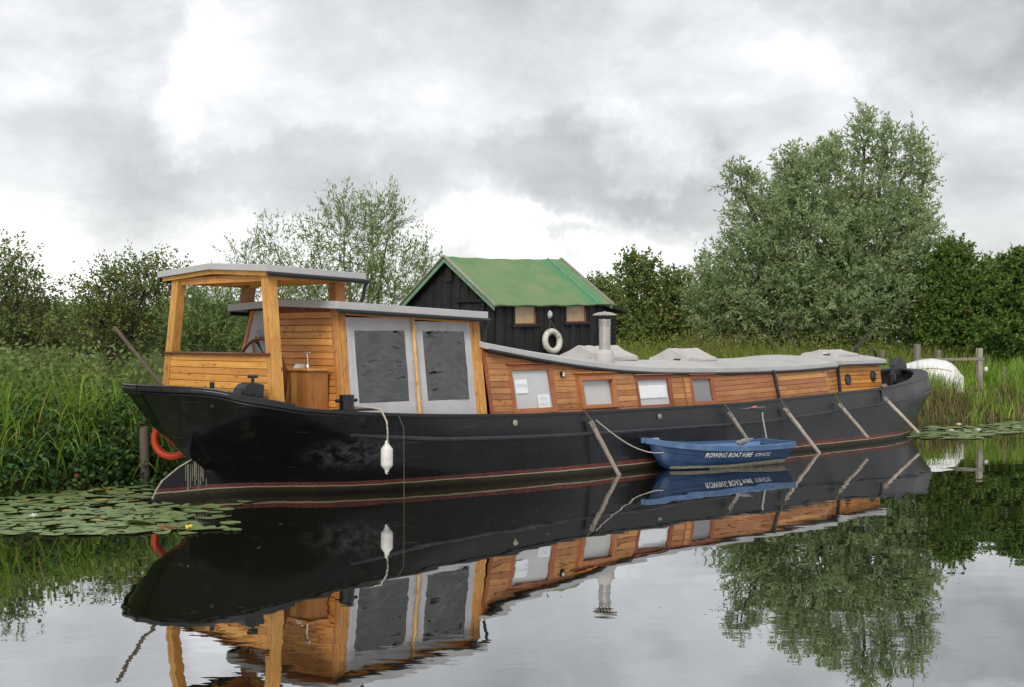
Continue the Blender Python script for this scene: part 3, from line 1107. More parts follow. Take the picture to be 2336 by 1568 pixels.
# ---- windows of the long cabin
def window(w, kind):
    u0, u1, z0, z1, fw = w
    root = empty('window')
    root.parent = barge

    def P(u, z, d):
        p, n = S_main(u, z)
        return p + n * d
    mb = MB()
    d0, d1 = -0.03, 0.042
    O = [(u0, z0), (u1, z0), (u1, z1), (u0, z1)]
    I = [(u0 + fw, z0 + fw), (u1 - fw, z0 + fw), (u1 - fw, z1 - fw), (u0 + fw, z1 - fw)]
    for k in range(4):
        k2 = (k + 1) % 4
        q = [O[k], O[k2], I[k2], I[k]]
        mb.hexa([P(*c, d0) for c in q] + [P(*c, d1 if j < 2 else d1 - 0.012) for j, c in enumerate(q)])
    mb.build('frame', M['hardwood'], root, bevel=0.004)
    if kind == 'casement':
        mb = MB()
        f2 = 0.055
        O2 = [(u0 + 0.045, z0 + 0.05), (u1 - 0.045, z0 + 0.05), (u1 - 0.045, z1 - 0.05), (u0 + 0.045, z1 - 0.05)]
        I2 = [(u0 + 0.115, z0 + 0.115), (u1 - 0.115, z0 + 0.115), (u1 - 0.115, z1 - 0.115), (u0 + 0.115, z1 - 0.115)]
        for k in range(4):
            k2 = (k + 1) % 4
            q = [O2[k], O2[k2], I2[k2], I2[k]]
            mb.hexa([P(*c, 0.02) for c in q] + [P(*c, 0.085) for c in q])
        mb.build('casement', M['hardwood'], root, bevel=0.005)
    # drip board over the head
    mb = MB()
    mb.slab(P(u0 - 0.035, z1 + 0.004, 0.085), P(u1 + 0.035, z1 + 0.004, 0.085), P(u1 + 0.035, z1 + 0.030, 0.070), P(u0 - 0.035, z1 + 0.030, 0.070), (0, -0.06, 0.0))
    mb.build('drip_board', M['pine_x'] if kind == 'casement' else M['hardwood'], root)
    g = fw - 0.005
    mb = MB()
    mb.add([P(u0 + g, z0 + g, 0.004), P(u1 - g, z0 + g, 0.004), P(u1 - g, z1 - g, 0.004), P(u0 + g, z1 - g, 0.004)], [(0, 1, 2, 3)])
    mb.build('pane', M['glass'], root)
    # reveal and the blind behind the glass
    mb = MB()
    dep = 0.022
    e = 0.02
    mb.add([P(u0 + e, z0 + e, -dep), P(u1 - e, z0 + e, -dep), P(u1 - e, z1 - e, -dep), P(u0 + e, z1 - e, -dep)], [(0, 1, 2, 3)])
    mb.build('blind', M['blind_grey'] if kind == 'grey' else M['blind'], root)
    mb = MB()
    for k in range(4):
        k2 = (k + 1) % 4
        a, b = I[k], I[k2]
        mb.add([P(*a, -0.002), P(*b, -0.002), P(*b, -dep), P(*a, -dep)], [(0, 1, 2, 3)])
    mb.build('reveal', M['fascia'], root)

    def sheet(a0, a1, c0, c1, lines):
        mb = MB()
        mb.add([P(a0, c0, -0.006), P(a1, c0, -0.006), P(a1, c1, -0.006), P(a0, c1, -0.006)], [(0, 1, 2, 3)])
        pp = mb.build('notice', M['paper'], root)
        for txt, cu, cz, size in lines:
            me = text_mesh(txt, size)
            X, _ = S_main(0, 0)
            for vtx in me.vertices:
                x, y = vtx.co.x, vtx.co.y
                vtx.co = P(cu + x, cz + y, -0.003)
            link_mesh('handwriting', me, M['ink'], pp).parent = root
    if kind == 'big':
        sheet(-1.38, -1.085, 1.385, 1.612, [('today', -1.345, 1.485, 0.105)])
        sheet(-0.885, -0.60, 1.137, 1.353, [('FOR', -0.835, 1.255, 0.085), ('SALE', -0.845, 1.165, 0.085)])
    if kind == 'banner':
        sheet(1.735, 2.555, 1.20, 1.432, [])
    return root


for w, k in zip(WIN, ('big', 'casement', 'banner', 'grey')):
    window(w, k)

# small bulkhead lamp between the first two windows
lampr = empty('wall_lamp')
lampr.parent = barge
p, n = S_main(-0.26, 1.675)
mb = MB()
mb.box(p.x - 0.03, p.x + 0.03, p.y - 0.075, p.y + 0.0, p.z - 0.045, p.z + 0.045)
mb.build('lamp_case', M['black'], lampr, bevel=0.008)
mb = MB()
mb.box(p.x - 0.022, p.x + 0.034, p.y - 0.082, p.y - 0.03, p.z - 0.035, p.z + 0.035)
mb.build('lamp_lens', M['blind'], lampr, bevel=0.006)


# ---- cabin roofs
def roof_slab(name, stations, thick, mat_top='roof', mat_edge='fascia', parent=barge):
    """stations: list of (u, v_near, v_far, z_edge, camber). Cambered sheet with a deep edge."""
    nv = 10
    top, bot = [], []
    for u, v0, v1, ze, cam in stations:
        row, rowb = [], []
        for j in range(nv + 1):
            t = j / nv
            z = ze + cam * (1 - (2 * t - 1) ** 2)
            row.append(Vector((u, v0 + (v1 - v0) * t, z)))
            rowb.append(Vector((u, v0 + (v1 - v0) * t, z - thick)))
        top.append(row)
        bot.append(rowb)
    root = empty(name)
    root.parent = parent
    mb = MB()
    mb.loft(top, closed=False)
    mb.loft([r[::-1] for r in bot], closed=False)
    mb.build('roof_sheet', M[mat_top], root, smooth=True)
    mb = MB()
    e = 0.012
    for j, sgn in ((0, -1), (nv, 1)):
        rings = []
        for r, b in zip(top, bot):
            p, q = r[j], b[j]
            rings.append([p + Vector((0, sgn * e, 0.006)), p + Vector((0, -sgn * 0.03, 0.014)), q + Vector((0, -sgn * 0.03, 0)), q + Vector((0, sgn * e, 0))])
        mb.loft(rings, closed=True, caps=True)
    for i, sgn in ((0, -1), (len(top) - 1, 1)):
        rings = []
        for p, q in zip(top[i], bot[i]):
            rings.append([p + Vector((sgn * e, 0, 0.006)), p + Vector((-sgn * 0.03, 0, 0.014)), q + Vector((-sgn * 0.03, 0, 0)), q + Vector((sgn * e, 0, 0))])
        mb.loft(rings, closed=True, caps=True)
    mb.build('roof_edge', M[mat_edge], root)
    return root


st = []
for i in range(37):
    u = -2.02 + i * (8.55 + 2.02) / 36
    st.append((u, 0.50, 3.40, roof_e(u), 0.15))
main_roof = roof_slab('main_cabin_roof', st, 0.075)
for v in (0.475, 3.425):
    mb = MB()
    mb.tube([(u, v, roof_e(u) - 0.098) for u in np.linspace(-2.0, 8.5, 36)], 0.028, 8)
    mb.build('gutter', M['gutter'], main_roof, smooth=True)
mb = MB()
for v in (0.47,):
    mb.loft([[Vector((u, 0.56, roof_e(u) - 0.072)), Vector((u, 0.56, roof_e(u) - 0.13)), Vector((u, 0.58, roof_e(u) - 0.13)), Vector((u, 0.58, roof_e(u) - 0.072))] for u in np.linspace(-1.95, 8.4, 36)], caps=True)
mb.build('gutter_board', M['tar_trim'], main_roof)

# far side and end of the long cabin, plain boards seen only from beyond
mb = MB()
for a, b in zip(uu, uu[1:]):
    mb.slab((a, 3.48, 0.72), (b, 3.48, 0.72), (b, 3.36, roof_e(b) - 0.06), (a, 3.36, roof_e(a) - 0.06), (0, 0.03, 0))
mb.build('cabin_far_side', M['cedar'], barge)

# ---- fore cabin with its angled shoulder
fore = empty('fore_cabin_wall')
fore.parent = barge


def S_sh(a, z):                          # a: 0..1.26 along the shoulder
    t = a / 1.26
    lean = 0.10 * (z - 1.1)
    lo = Vector((8.10, 0.43 + 0.20 * (z - 1.08), z))
    hi = Vector((9.28, 0.92 + lean, z))
    p = lo.lerp(hi, t)
    n = Vector((0.385, -0.923, 0.12)).normalized()
    return p, n


def S_fo(a, z):
    return Vector((a, 0.92 + 0.10 * (z - 1.1), z)), Vector((0, -0.995, 0.0995))


FZ = lambda u: 1.695 + 0.012 * (u - 9.3)
for k in range(9):
    z0 = lambda a, k=k: 0.88 + k * 0.092
    z1 = lambda a, k=k: min(0.88 + (k + 1) * 0.092, 1.665)
    if 0.88 + k * 0.092 > 1.64:
        break
    plank_row('plank', M['pine_x'], fore, S_sh, 0.0, 1.255, z0, z1, 0.02)
    plank_row('plank', M['pine_x'], fore, S_fo, 9.30, 11.20, z0, z1, 0.02)
mb = MB()
mb.slab((8.1, 0.46, 0.8), (9.28, 0.95, 0.8), (9.28, 1.0, 1.68), (8.1, 0.58, 1.68), (0, -0.02, 0))
mb.slab((9.28, 0.95, 0.8), (11.2, 0.95, 0.8), (11.2, 1.0, 1.68), (9.28, 1.0, 1.68), (0, -0.02, 0))
mb.slab((11.2, 0.95, 0.8), (11.2, 2.95, 0.8), (11.2, 2.95, 1.68), (11.2, 0.98, 1.68), (0.02, 0, 0))
mb.slab((8.1, 3.46, 0.8), (11.2, 2.95, 0.8), (11.2, 2.92, 1.68), (8.1, 3.36, 1.68), (0, 0.02, 0))
mb.build('wall_backing', M['cedar'], fore)
mb = MB()
a, _ = S_fo(9.285, 0.88)
b, _ = S_fo(9.285, 1.68)
mb.tube([a + Vector((0, -0.05, 0)), b + Vector((0, -0.05, 0))], 0.040, 10)
mb.build('corner_pipe', M['gutter'], fore, smooth=True)
for u, z in ((9.705, 1.35), (10.83, 1.40)):
    pr = empty('porthole')
    pr.parent = barge
    p, n = S_fo(u, z)
    rot = n.to_track_quat('Z', 'Y').to_matrix()
    mb = MB()
    mb.torus(p + n * 0.026, 0.108, 0.020, rot, 28, 8)
    mb.build('ring', M['black'], pr, smooth=True)
    mb = MB()
    mb.lathe([(0.0, 0.0), (0.105, 0.0), (0.105, 0.008), (0.0, 0.010)], p + n * 0.022, 24, rot)
    mb.build('pane', M['plastic'], pr)
st = []
for i in range(13):
    u = 8.36 + i * (11.30 - 8.36) / 12
    v0 = 0.56 + (0.86 - 0.56) * min(1, (u - 8.36) / 0.95)
    v1 = 3.36 - (3.36 - 3.04) * min(1, (u - 8.36) / 0.95)
    st.append((u, v0, v1, 1.765 + 0.006 * (u - 9), 0.115))
fr = roof_slab('fore_cabin_roof', st, 0.07)
mb = MB()
mb.tube([(u, 0.84 if u > 9.3 else 0.54 + 0.30 * (u - 8.4) / 0.9, 1.672) for u in np.linspace(8.4, 11.30, 20)], 0.022, 8)
mb.build('gutter', M['gutter'], fr, smooth=True)


# ---- skylights under canvas covers
def skylight(u0, u1, v0, v1, zb, ze, zr, name='skylight'):
    root = empty(name)
    root.parent = barge
    vm = 0.5 * (v0 + v1)
    mb = MB()
    nu, nv = 12, 12
    for_rows = []
    rng = random.Random(int(u0 * 100))
    prof = [(v0 - 0.01, zb), (v0, ze), (v0 + 0.25 * (vm - v0), ze + 0.25 * (zr - ze) - 0.012), (v0 + 0.6 * (vm - v0), ze + 0.6 * (zr - ze) - 0.016), (vm - 0.03, zr - 0.008), (vm, zr), (vm + 0.03, zr - 0.008),
            (vm + 0.4 * (v1 - vm), zr - 0.4 * (zr - ze) - 0.016), (v1 - 0.1, ze + 0.03), (v1, ze), (v1 + 0.01, zb)]
    for i in range(nu + 1):
        t = i / nu
        u = u0 + (u1 - u0) * t
        sag = 0.012 * math.sin(math.pi * t) + 0.004 * math.sin(t * 17)
        row = []
        for j, (v, z) in enumerate(prof):
            inner = 0 < j < len(prof) - 1
            row.append(Vector((u + (0.02 * (1 if t > 0.5 else -1) if not inner else 0), v, z - (sag if inner else 0) + (rng.uniform(-0.006, 0.006) if inner else 0))))
        for_rows.append(row)
    mb.loft(for_rows, closed=False)
    n = len(prof)
    for row, flip in ((for_rows[0], True), (for_rows[-1], False)):
        cen = Vector((row[0].x + (0.012 if flip else -0.012), vm, 0.5 * (zb + ze)))
        fan = [(k, k + 1, n) if not flip else (k + 1, k, n) for k in range(n - 1)]
        mb.add(row + [cen], fan + ([(n - 1, 0, n)] if not flip else [(0, n - 1, n)]))
    c = mb.build('canvas_cover', M['cover'], root, smooth=True)
    # hem flap folded over at the near corner and a cord toggle
    mb = MB()
    mb.slab((u0 + 0.35 * (u1 - u0), v0 - 0.028, zb + 0.012), (u1 - 0.02, v0 - 0.028, zb + 0.012), (u1 - 0.02, v0 - 0.014, ze - 0.004), (u0 + 0.35 * (u1 - u0), v0 - 0.014, ze - 0.01), (0, -0.012, 0))
    mb.build('hem', M['cover'], root, bevel=0.004)
    mb = MB()
    mb.box(u0 - 0.03, u0 - 0.008, v0 + 0.20, v0 + 0.36, zb + 0.025, zb + 0.055)
    mb.build('toggle', M['plastic'], root)
    return root


skylight(1.78, 2.88, 1.42, 2.50, 1.86, 1.94, 2.15)
skylight(4.48, 5.42, 1.42, 2.42, 1.815, 1.885, 2.085)
s3 = skylight(10.18, 11.06, 1.46, 2.42, 1.86, 1.92, 2.02)
# pale patch on the small cover
mb = MB()
mb.box(10.153, 10.157, 1.72, 1.84, 1.885, 1.955)
mb.build('patch', M['white'], s3)
# low vent on the far side of the roof
mb = MB()
mb.lathe([(0.07, 0), (0.07, 0.14), (0.12, 0.15), (0.12, 0.20), (0.09, 0.235), (0.0, 0.24)], (4.05, 3.0, 1.78), 16)
mb.build('roof_vent', M['steel'], barge, smooth=True)

# ---- stove pipe
pipe = empty('stove_pipe')
pipe.parent = barge
pc = (1.345, 0.93, 0)
mb = MB()
mb.lathe([(0.175, 1.80), (0.17, 2.01), (0.165, 2.02), (0.125, 2.075), (0.105, 2.08)], pc, 24)
mb.build('flashing', M['cover'], pipe, smooth=True)
mb = MB()
mb.lathe([(0.104, 2.05), (0.104, 2.32), (0.109, 2.325), (0.109, 2.335), (0.104, 2.34), (0.104, 2.50), (0.109, 2.505), (0.112, 2.52), (0.109, 2.60), (0.112, 2.61), (0.108, 2.625), (0.098, 2.625)], pc, 24)
mb.build('flue', M['steel'], pipe, smooth=True)
mb = MB()
for k in range(4):
    a = k * math.pi / 2 + 0.4
    x, y = pc[0] + 0.09 * math.cos(a), pc[1] + 0.09 * math.sin(a)
    mb.box(x - 0.008, x + 0.008, y - 0.008, y + 0.008, 2.60, 2.71)
mb.build('cowl_strap', M['black'], pipe)
mb = MB()
mb.lathe([(0.215, 2.695), (0.22, 2.70), (0.19, 2.725), (0.12, 2.748), (0.03, 2.757), (0.012, 2.77), (0.0, 2.772)], pc, 26)
mb.build('cowl', M['steel'], pipe, smooth=True)


# ---- after cabin with canvas sides
def S_tent(a, z):
    return Vector((a + 0.10 * (z - 1.15), 0.42 + 0.235 * (z - 1.15), z)), Vector((0, -0.973, 0.229))


def tent_top(a):
    return 2.70 - 0.040 * (a + 4.85)


mb = MB()


def leaning_post(name, a0, a1, z0, z1f, dep, mat, parent, S=S_tent, grooves=True):
    mb = MB()
    w = a1 - a0
    parts = [(0.0, 0.30, 0.012), (0.33, 0.67, 0.0), (0.70, 1.0, 0.012)] if grooves else [(0, 1, 0.0)]
    for f0, f1, ins in parts:
        q = []
        for z in (z0, z1f):
            for a, d in ((a0 + w * f0, -ins), (a0 + w * f1, -ins), (a0 + w * f1, -dep), (a0 + w * f0, -dep)):
                p, n = S(a, z)
                q.append(p + n * d)
        mb.hexa(q)
    q = []
    for z in (z0, z1f):
        for a, d in ((a0 + 0.004, -0.02), (a1 - 0.004, -0.02), (a1 - 0.004, -dep + 0.004), (a0 + 0.004, -dep + 0.004)):
            p, n = S(a, z)
            q.append(p + n * d)
    mb.hexa(q)
    return mb.build(name, mat, parent, bevel=0.004)


aft = empty('after_cabin_wall')
aft.parent = barge
leaning_post('corner_post', -4.955, -4.80, 1.0, 2.69, 0.11, M['pine_z'], aft)
leaning_post('corner_post', -2.315, -2.09, 0.9, 2.58, 0.11, M['pine_z'], aft)
mb = MB()
for a, b in ((-4.80, -2.31),):
    p = [S_tent(a, tent_top(a) - 0.07)[0], S_tent(b, tent_top(b) - 0.07)[0], S_tent(b, tent_top(b) - 0.005)[0], S_tent(a, tent_top(a) - 0.005)[0]]
    mb.slab(*p, (0, -0.05, 0))
mb.build('head_rail', M['pine_x'], aft)


def canvas_panel(name, a0, a1, ztop, zbot, pa0, pa1, pz0, pz1, seed):
    """A canvas sheet with a sewn-in clear window."""
    root = empty(name)
    root.parent = barge
    rng = np.random.default_rng(seed)
    ph = rng.uniform(0, 6.28, 8)

    def P(a, z, d=0.0):
        s, t = (a - a0) / (a1 - a0), (z - zbot) / (ztop - zbot)
        w = 0.006 * math.sin(5 * s + 3 * t + ph[0]) + 0.004 * math.sin(11 * s - 7 * t + ph[1]) + 0.003 * math.sin(23 * s * t + ph[2])
        p, n = S_tent(a, z)
        return p + n * (w + d - 0.012)
    au = sorted(set([round(x, 4) for x in np.linspace(a0, pa0, 5)] + [round(x, 4) for x in np.linspace(pa0, pa1, 12)] + [round(x, 4) for x in np.linspace(pa1, a1, 5)]))
    zu = sorted(set([round(x, 4) for x in np.linspace(zbot, pz0, 5)] + [round(x, 4) for x in np.linspace(pz0, pz1, 14)] + [round(x, 4) for x in np.linspace(pz1, ztop, 5)]))
    mb = MB()
    for x0, x1 in zip(au, au[1:]):
        for y0, y1 in zip(zu, zu[1:]):
            if pa0 - 1e-3 < x0 and x1 < pa1 + 1e-3 and pz0 - 1e-3 < y0 and y1 < pz1 + 1e-3:
                continue
            mb.add([P(x0, y0), P(x1, y0), P(x1, y1), P(x0, y1)], [(0, 1, 2, 3)])
    c = mb.build('canvas', M['canvas'], root)
    me = c.data
    import bmesh
    bm = bmesh.new()
    bm.from_mesh(me)
    bmesh.ops.remove_doubles(bm, verts=bm.verts, dist=1e-5)
    for f in bm.faces:
        f.smooth = True
    bm.to_mesh(me)
    bm.free()
    # hems stitched on along the edges
    mb = MB()
    for x in (a0 + 0.075, a1 - 0.075):
        mb.tube([P(x, z, 0.003) for z in np.linspace(zbot, ztop, 14)], 0.0035, 5)
    mb.build('seam', M['canvas'], root)
    # wrinkled clear sheet
    nx, ny = 44, 60
    creases = []
    for q in range(44):
        left = q % 2 == 0
        ct = rng.uniform(0.0, 1.0) ** 1.35 if q > 5 else rng.uniform(0.9, 1.0)
        ca = (rng.uniform(-0.75, 0.15) if left else math.pi + rng.uniform(-0.15, 0.75))
        creases.append((0.0 if left else 1.0, ct, -ca if left else 2 * math.pi - ca, rng.uniform(0.4, 0.95), rng.uniform(0.016, 0.040), rng.choice([-1, 1]) * rng.uniform(0.008, 0.020)))
    rows = []
    for j in range(ny + 1):
        t = j / ny
        row = []
        for i in range(nx + 1):
            s = i / nx
            env = math.sin(math.pi * s) ** 0.6 * math.sin(math.pi * t) ** 0.5
            fold = 0.0
            for (cs, ct, ca, cl, cw, amp) in creases:
                dx, dy = (s - cs) * (pa1 - pa0), (t - ct) * (pz1 - pz0)
                al = dx * math.cos(ca) + dy * math.sin(ca)
                ac = -dx * math.sin(ca) + dy * math.cos(ca) + 0.10 * al * al
                if -0.05 < al < cl:
                    fold += amp * math.exp(-(ac / cw) ** 2) * (1 - al / cl) * min(1, (al + 0.05) / 0.05)
            fold += 0.004 * math.sin(4 * s + 7 * t + ph[4])
            belly = -0.018 * env
            row.append(P(pa0 + (pa1 - pa0) * s, pz0 + (pz1 - pz0) * t, belly + fold * min(1, 6 * min(s, 1 - s) + 0.15)))
        rows.append(row)
    mb = MB()
    mb.loft(rows, closed=False)
    o = mb.build('clear_window', M['vinyl'], root, smooth=True)
    return root


canvas_panel('canvas_screen', -4.80, -3.50, 2.60, 0.98, -4.655, -3.690, 1.345, 2.405, 3)
canvas_panel('canvas_screen', -3.50, -2.315, 2.55, 0.98, -3.325, -2.445, 1.335, 2.40, 9)
mb = MB()
p, n = S_tent(-3.53, 1.0)
q, n = S_tent(-3.53, 2.60)
mb.tube([p + n * 0.022, q + n * 0.022], 0.026, 8)
mb.build('screen_batten', M['batten'], barge, smooth=True)
mb = MB()
for k in range(9):
    for a in (-3.475, -3.585):
        z = 1.1 + k * 0.17
        p, n = S_tent(a, z)
        mb.box(p.x - 0.006, p.x + 0.006, p.y - 0.014, p.y - 0.002, z - 0.006, z + 0.006)
mb.build('turn_button', M['chrome'], barge)

# roof of the after cabin: two shallow slopes
def gable_roof(name, u0, u1, v0, v1, z0, z1, rise, thick, soffit='pine_v'):
    root = empty(name)
    root.parent = barge
    vm = 0.5 * (v0 + v1)
    mb = MB()
    T = lambda u, v: (z0 + (z1 - z0) * (u - u0) / (u1 - u0)) + rise * (1 - abs(v - vm) / (vm - v0))
    for a, b in ((v0, vm), (vm, v1)):
        mb.slab((u0, a, T(u0, a)), (u1, a, T(u1, a)), (u1, b, T(u1, b)), (u0, b, T(u0, b)), (0, 0, 0.03))
    mb.build('roof_sheet', M['roof'], root)
    mb = MB()
    e = 0.016
    for a, b in ((v0, vm), (vm, v1)):
        for u, s in ((u0, -1), (u1, 1)):
            mb.hexa([(u + s * e, a, T(u, a) - thick), (u - s * 0.03, a, T(u, a) - thick), (u - s * 0.03, b, T(u, b) - thick), (u + s * e, b, T(u, b) - thick),
                     (u + s * e, a, T(u, a) + 0.008), (u - s * 0.03, a, T(u, a) + 0.012), (u - s * 0.03, b, T(u, b) + 0.012), (u + s * e, b, T(u, b) + 0.008)])
    for v, s in ((v0, -1), (v1, 1)):
        mb.hexa([(u0, v + s * e, T(u0, v) - thick), (u1, v + s * e, T(u1, v) - thick), (u1, v - s * 0.03, T(u1, v) - thick), (u0, v - s * 0.03, T(u0, v) - thick),
                 (u0, v + s * e, T(u0, v) + 0.006), (u1, v + s * e, T(u1, v) + 0.006), (u1, v - s * 0.03, T(u1, v) + 0.010), (u0, v - s * 0.03, T(u0, v) + 0.010)])
    mb.build('roof_edge', M['fascia'], root, bevel=0.006)
    mb = MB()
    for a, b in ((v0 + 0.03, vm), (vm, v1 - 0.03)):
        mb.slab((u0 + 0.03, a, T(u0, a) - 0.055), (u1 - 0.03, a, T(u1, a) - 0.055), (u1 - 0.03, b, T(u1, b) - 0.055), (u0 + 0.03, b, T(u0, b) - 0.055), (0, 0, 0.02))
    mb.build('soffit', M[soffit], root)
    for v, s in ((v0, -1), (v1, 1)):
        mb = MB()
        mb.tube([(u0 + 0.02, v + s * 0.005, T(u0, v) - thick - 0.030), (u1 + 0.05, v + s * 0.005, T(u1, v) - thick - 0.030)], 0.034, 8)
        mb.build('gutter', M['gutter'], root, smooth=True)
    return root, T


ar, TA = gable_roof('after_cabin_roof', -4.98, -1.96, 0.555, 3.345, 2.812, 2.700, 0.055, 0.10)
mb = MB()
mb.tube([(-1.935, 0.56, 2.565), (-1.945, 0.60, 2.50), (-1.96, 0.64, 2.24)], 0.026, 8)
mb.build('downpipe', M['gutter'], ar, smooth=True)

# after bulkhead (faces the wheel): boards and a canvas door
bulk = empty('after_bulkhead')
bulk.parent = barge


def S_bulk(a, z):
    return Vector((-4.90 + 0.10 * (z - 1.15), a, z)), Vector((-0.995, 0, 0.0995))


for k in range(18):
    z0 = 0.98 + 0.1 * k
    if z0 > 2.66:
        break
    near = 0.62 + 0.235 * (z0 - 1.15)
    plank_row('plank', M['pine_v'], bulk, S_bulk, near, 2.34, lambda a, z0=z0: z0, lambda a, z0=z0: min(z0 + 0.1, 2.715), 0.02, 2.0, 0.003)
mb = MB()
for z0, z1 in ((0.95, 2.72),):
    q = []
    for z in (z0, z1):
        for a, d in ((0.475 + 0.235 * (z - 1.15), 0.035), (0.61 + 0.235 * (z - 1.15), 0.035), (0.61 + 0.235 * (z - 1.15), -0.05), (0.475 + 0.235 * (z - 1.15), -0.05)):
            p, n = S_bulk(a, z)
            q.append(p + n * d)
    mb.hexa([q[1], q[0], q[3], q[2], q[5], q[4], q[7], q[6]])
mb.build('corner_post', M['pine_z'], bulk, bevel=0.004)
for a0, a1 in ((2.345, 2.42), (3.24, 3.31)):
    mb = MB()
    q = []
    for z in (0.95, 2.72):
        for a, d in ((a0, 0.03), (a1, 0.03), (a1, -0.05), (a0, -0.05)):
            if a0 > 3:
                a = a - 0.235 * (z - 1.6)
            p, n = S_bulk(a, z)
            q.append(p + n * d)
    mb.hexa([q[1], q[0], q[3], q[2], q[5], q[4], q[7], q[6]])
    mb.build('door_jamb', M['pine_z'], bulk, bevel=0.004)
mb = MB()
mb.slab(*[S_bulk(a, z)[0] + Vector((0.03, 0, 0)) for a, z in ((2.34, 0.95), (0.55, 0.95), (0.9, 2.74), (2.34, 2.78))], (-0.02, 0, 0))
mb.build('bulkhead_lining', M['interior'], bulk)
# canvas door with a clear sheet
door = empty('canvas_door')
door.parent = barge
mb = MB()
da0, da1, dp0, dp1 = 2.42, 3.24, 2.50, 3.00


def PD(a, z, d=0.0):
    p, n = S_bulk(a - (0.235 * (z - 1.6) * max(0, (a - 2.42) / 0.82)), z)
    return p + n * (d + 0.008 * math.sin(9 * a + 5 * z) + 0.006 * math.sin(17 * a - 9 * z))


A_ = [da0, 2.46, dp0, 2.62, 2.75, 2.88, dp1, 3.12, da1]
Z_ = [0.95, 1.3, 1.7, 1.98, 2.05, 2.15, 2.25, 2.35, 2.42, 2.5, 2.6, 2.72]
for x0, x1 in zip(A_, A_[1:]):
    for y0, y1 in zip(Z_, Z_[1:]):
        if dp0 <= x0 and x1 <= dp1 and 1.98 <= y0 and y1 <= 2.42:
            continue
        mb.add([PD(x1, y0), PD(x0, y0), PD(x0, y1), PD(x1, y1)], [(0, 1, 2, 3)])
mb.build('canvas', M['canvas'], door, smooth=True)
rows = [[PD(dp1 + (dp0 - dp1) * i / 12, 1.98 + 0.44 * j / 12, 0.010 * math.sin(7 * i / 12 + 9 * j / 12)) for i in range(13)] for j in range(13)]
mb = MB()
mb.loft(rows, closed=False)
mb.build('clear_window', M['vinyl'], door, smooth=True)

# inside of the after cabin, seen through the clear sheets
inner_c = empty('after_cabin_inside')
inner_c.parent = barge
mb = MB()
mb.box(-4.8, -2.1, 0.5, 3.4, 0.62, 0.66)
mb.build('sole', M['interior'], inner_c)
mb = MB()
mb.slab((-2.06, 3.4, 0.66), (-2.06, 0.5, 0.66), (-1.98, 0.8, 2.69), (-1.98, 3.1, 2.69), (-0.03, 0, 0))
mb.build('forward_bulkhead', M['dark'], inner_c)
mb = MB()
for v in (1.15, 1.62, 2.1, 2.58):
    mb.box(-2.16, -2.10, v - 0.03, v + 0.03, 0.7, 2.1)
for z in (1.05, 1.62, 2.05):
    mb.box(-2.165, -2.095, 1.1, 2.63, z - 0.03, z + 0.03)
mb.build('door_frame', M['interior'], inner_c)
mb = MB()
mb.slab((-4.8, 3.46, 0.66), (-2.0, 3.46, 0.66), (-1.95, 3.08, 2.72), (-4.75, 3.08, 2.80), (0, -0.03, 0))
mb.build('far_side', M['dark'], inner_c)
mb = MB()
for a in (-4.2, -3.55, -2.9):
    mb.hexa([(a, 3.40, 0.7), (a + 0.09, 3.40, 0.7), (a + 0.09, 3.43, 0.7), (a, 3.43, 0.7), (a + 0.1, 3.06, 2.5), (a + 0.19, 3.06, 2.5), (a + 0.19, 3.09, 2.5), (a + 0.1, 3.09, 2.5)])
mb.slab((-4.3, 3.2, 1.95), (-2.5, 3.2, 1.95), (-2.5, 3.19, 2.02), (-4.3, 3.19, 2.02), (0, -0.03, 0))
mb.build('joinery', M['interior'], inner_c)
mb = MB()
mb.lathe([(0, 0), (0.2, 0), (0.2, 0.02), (0, 0.02)], (-2.18, 1.35, 1.62), 20, Matrix.Rotation(R(-90), 3, 'Y'))
mb.build('round_table_top', M['interior'], inner_c)

# ---- wheelhouse canopy
can, TC = gable_roof('wheelhouse_canopy', -6.16, -4.42, 0.60, 3.46, 3.295, 3.235, 0.075, 0.085)
mb = MB()
vm = 2.03
# edge boards and beams under the canopy
for u in (-6.10, -4.60):
    mb = MB()
    for a, b in ((0.66, vm), (vm, 3.40)):
        za, zb = TC(u, a) - 0.087, TC(u, b) - 0.087
        mb.hexa([(u - 0.02, a, za - 0.055), (u + 0.02, a, za - 0.055), (u + 0.02, b, zb - 0.055), (u - 0.02, b, zb - 0.055), (u - 0.02, a, za), (u + 0.02, a, za), (u + 0.02, b, zb), (u - 0.02, b, zb)])
    mb.build('edge_board', M['pine_v'], can)
for u in (-6.00, -5.3, -4.72):
    mb = MB()
    mb.hexa([(u - 0.035, 0.70, 3.09), (u + 0.035, 0.70, 3.09), (u + 0.035, 3.28, 3.09), (u - 0.035, 3.28, 3.09), (u - 0.035, 0.70, 3.19), (u + 0.035, 0.70, 3.19), (u + 0.035, 3.28, 3.19), (u - 0.035, 3.28, 3.19)])
    mb.build('canopy_beam', M['pine_v'], can)
for v in (0.72, 3.20):
    mb = MB()
    mb.box(-6.02, -4.60, v - 0.03, v + 0.03, 3.10, 3.20)
    mb.build('side_beam', M['pine_x'], can)
mb = MB()
mb.tube([(-4.385, 0.60, 3.105), (-4.40, 0.64, 3.05), (-4.41, 0.68, 2.86), (-4.43, 0.70, 2.825)], 0.027, 8)
mb.build('downpipe', M['gutter'], can, smooth=True)


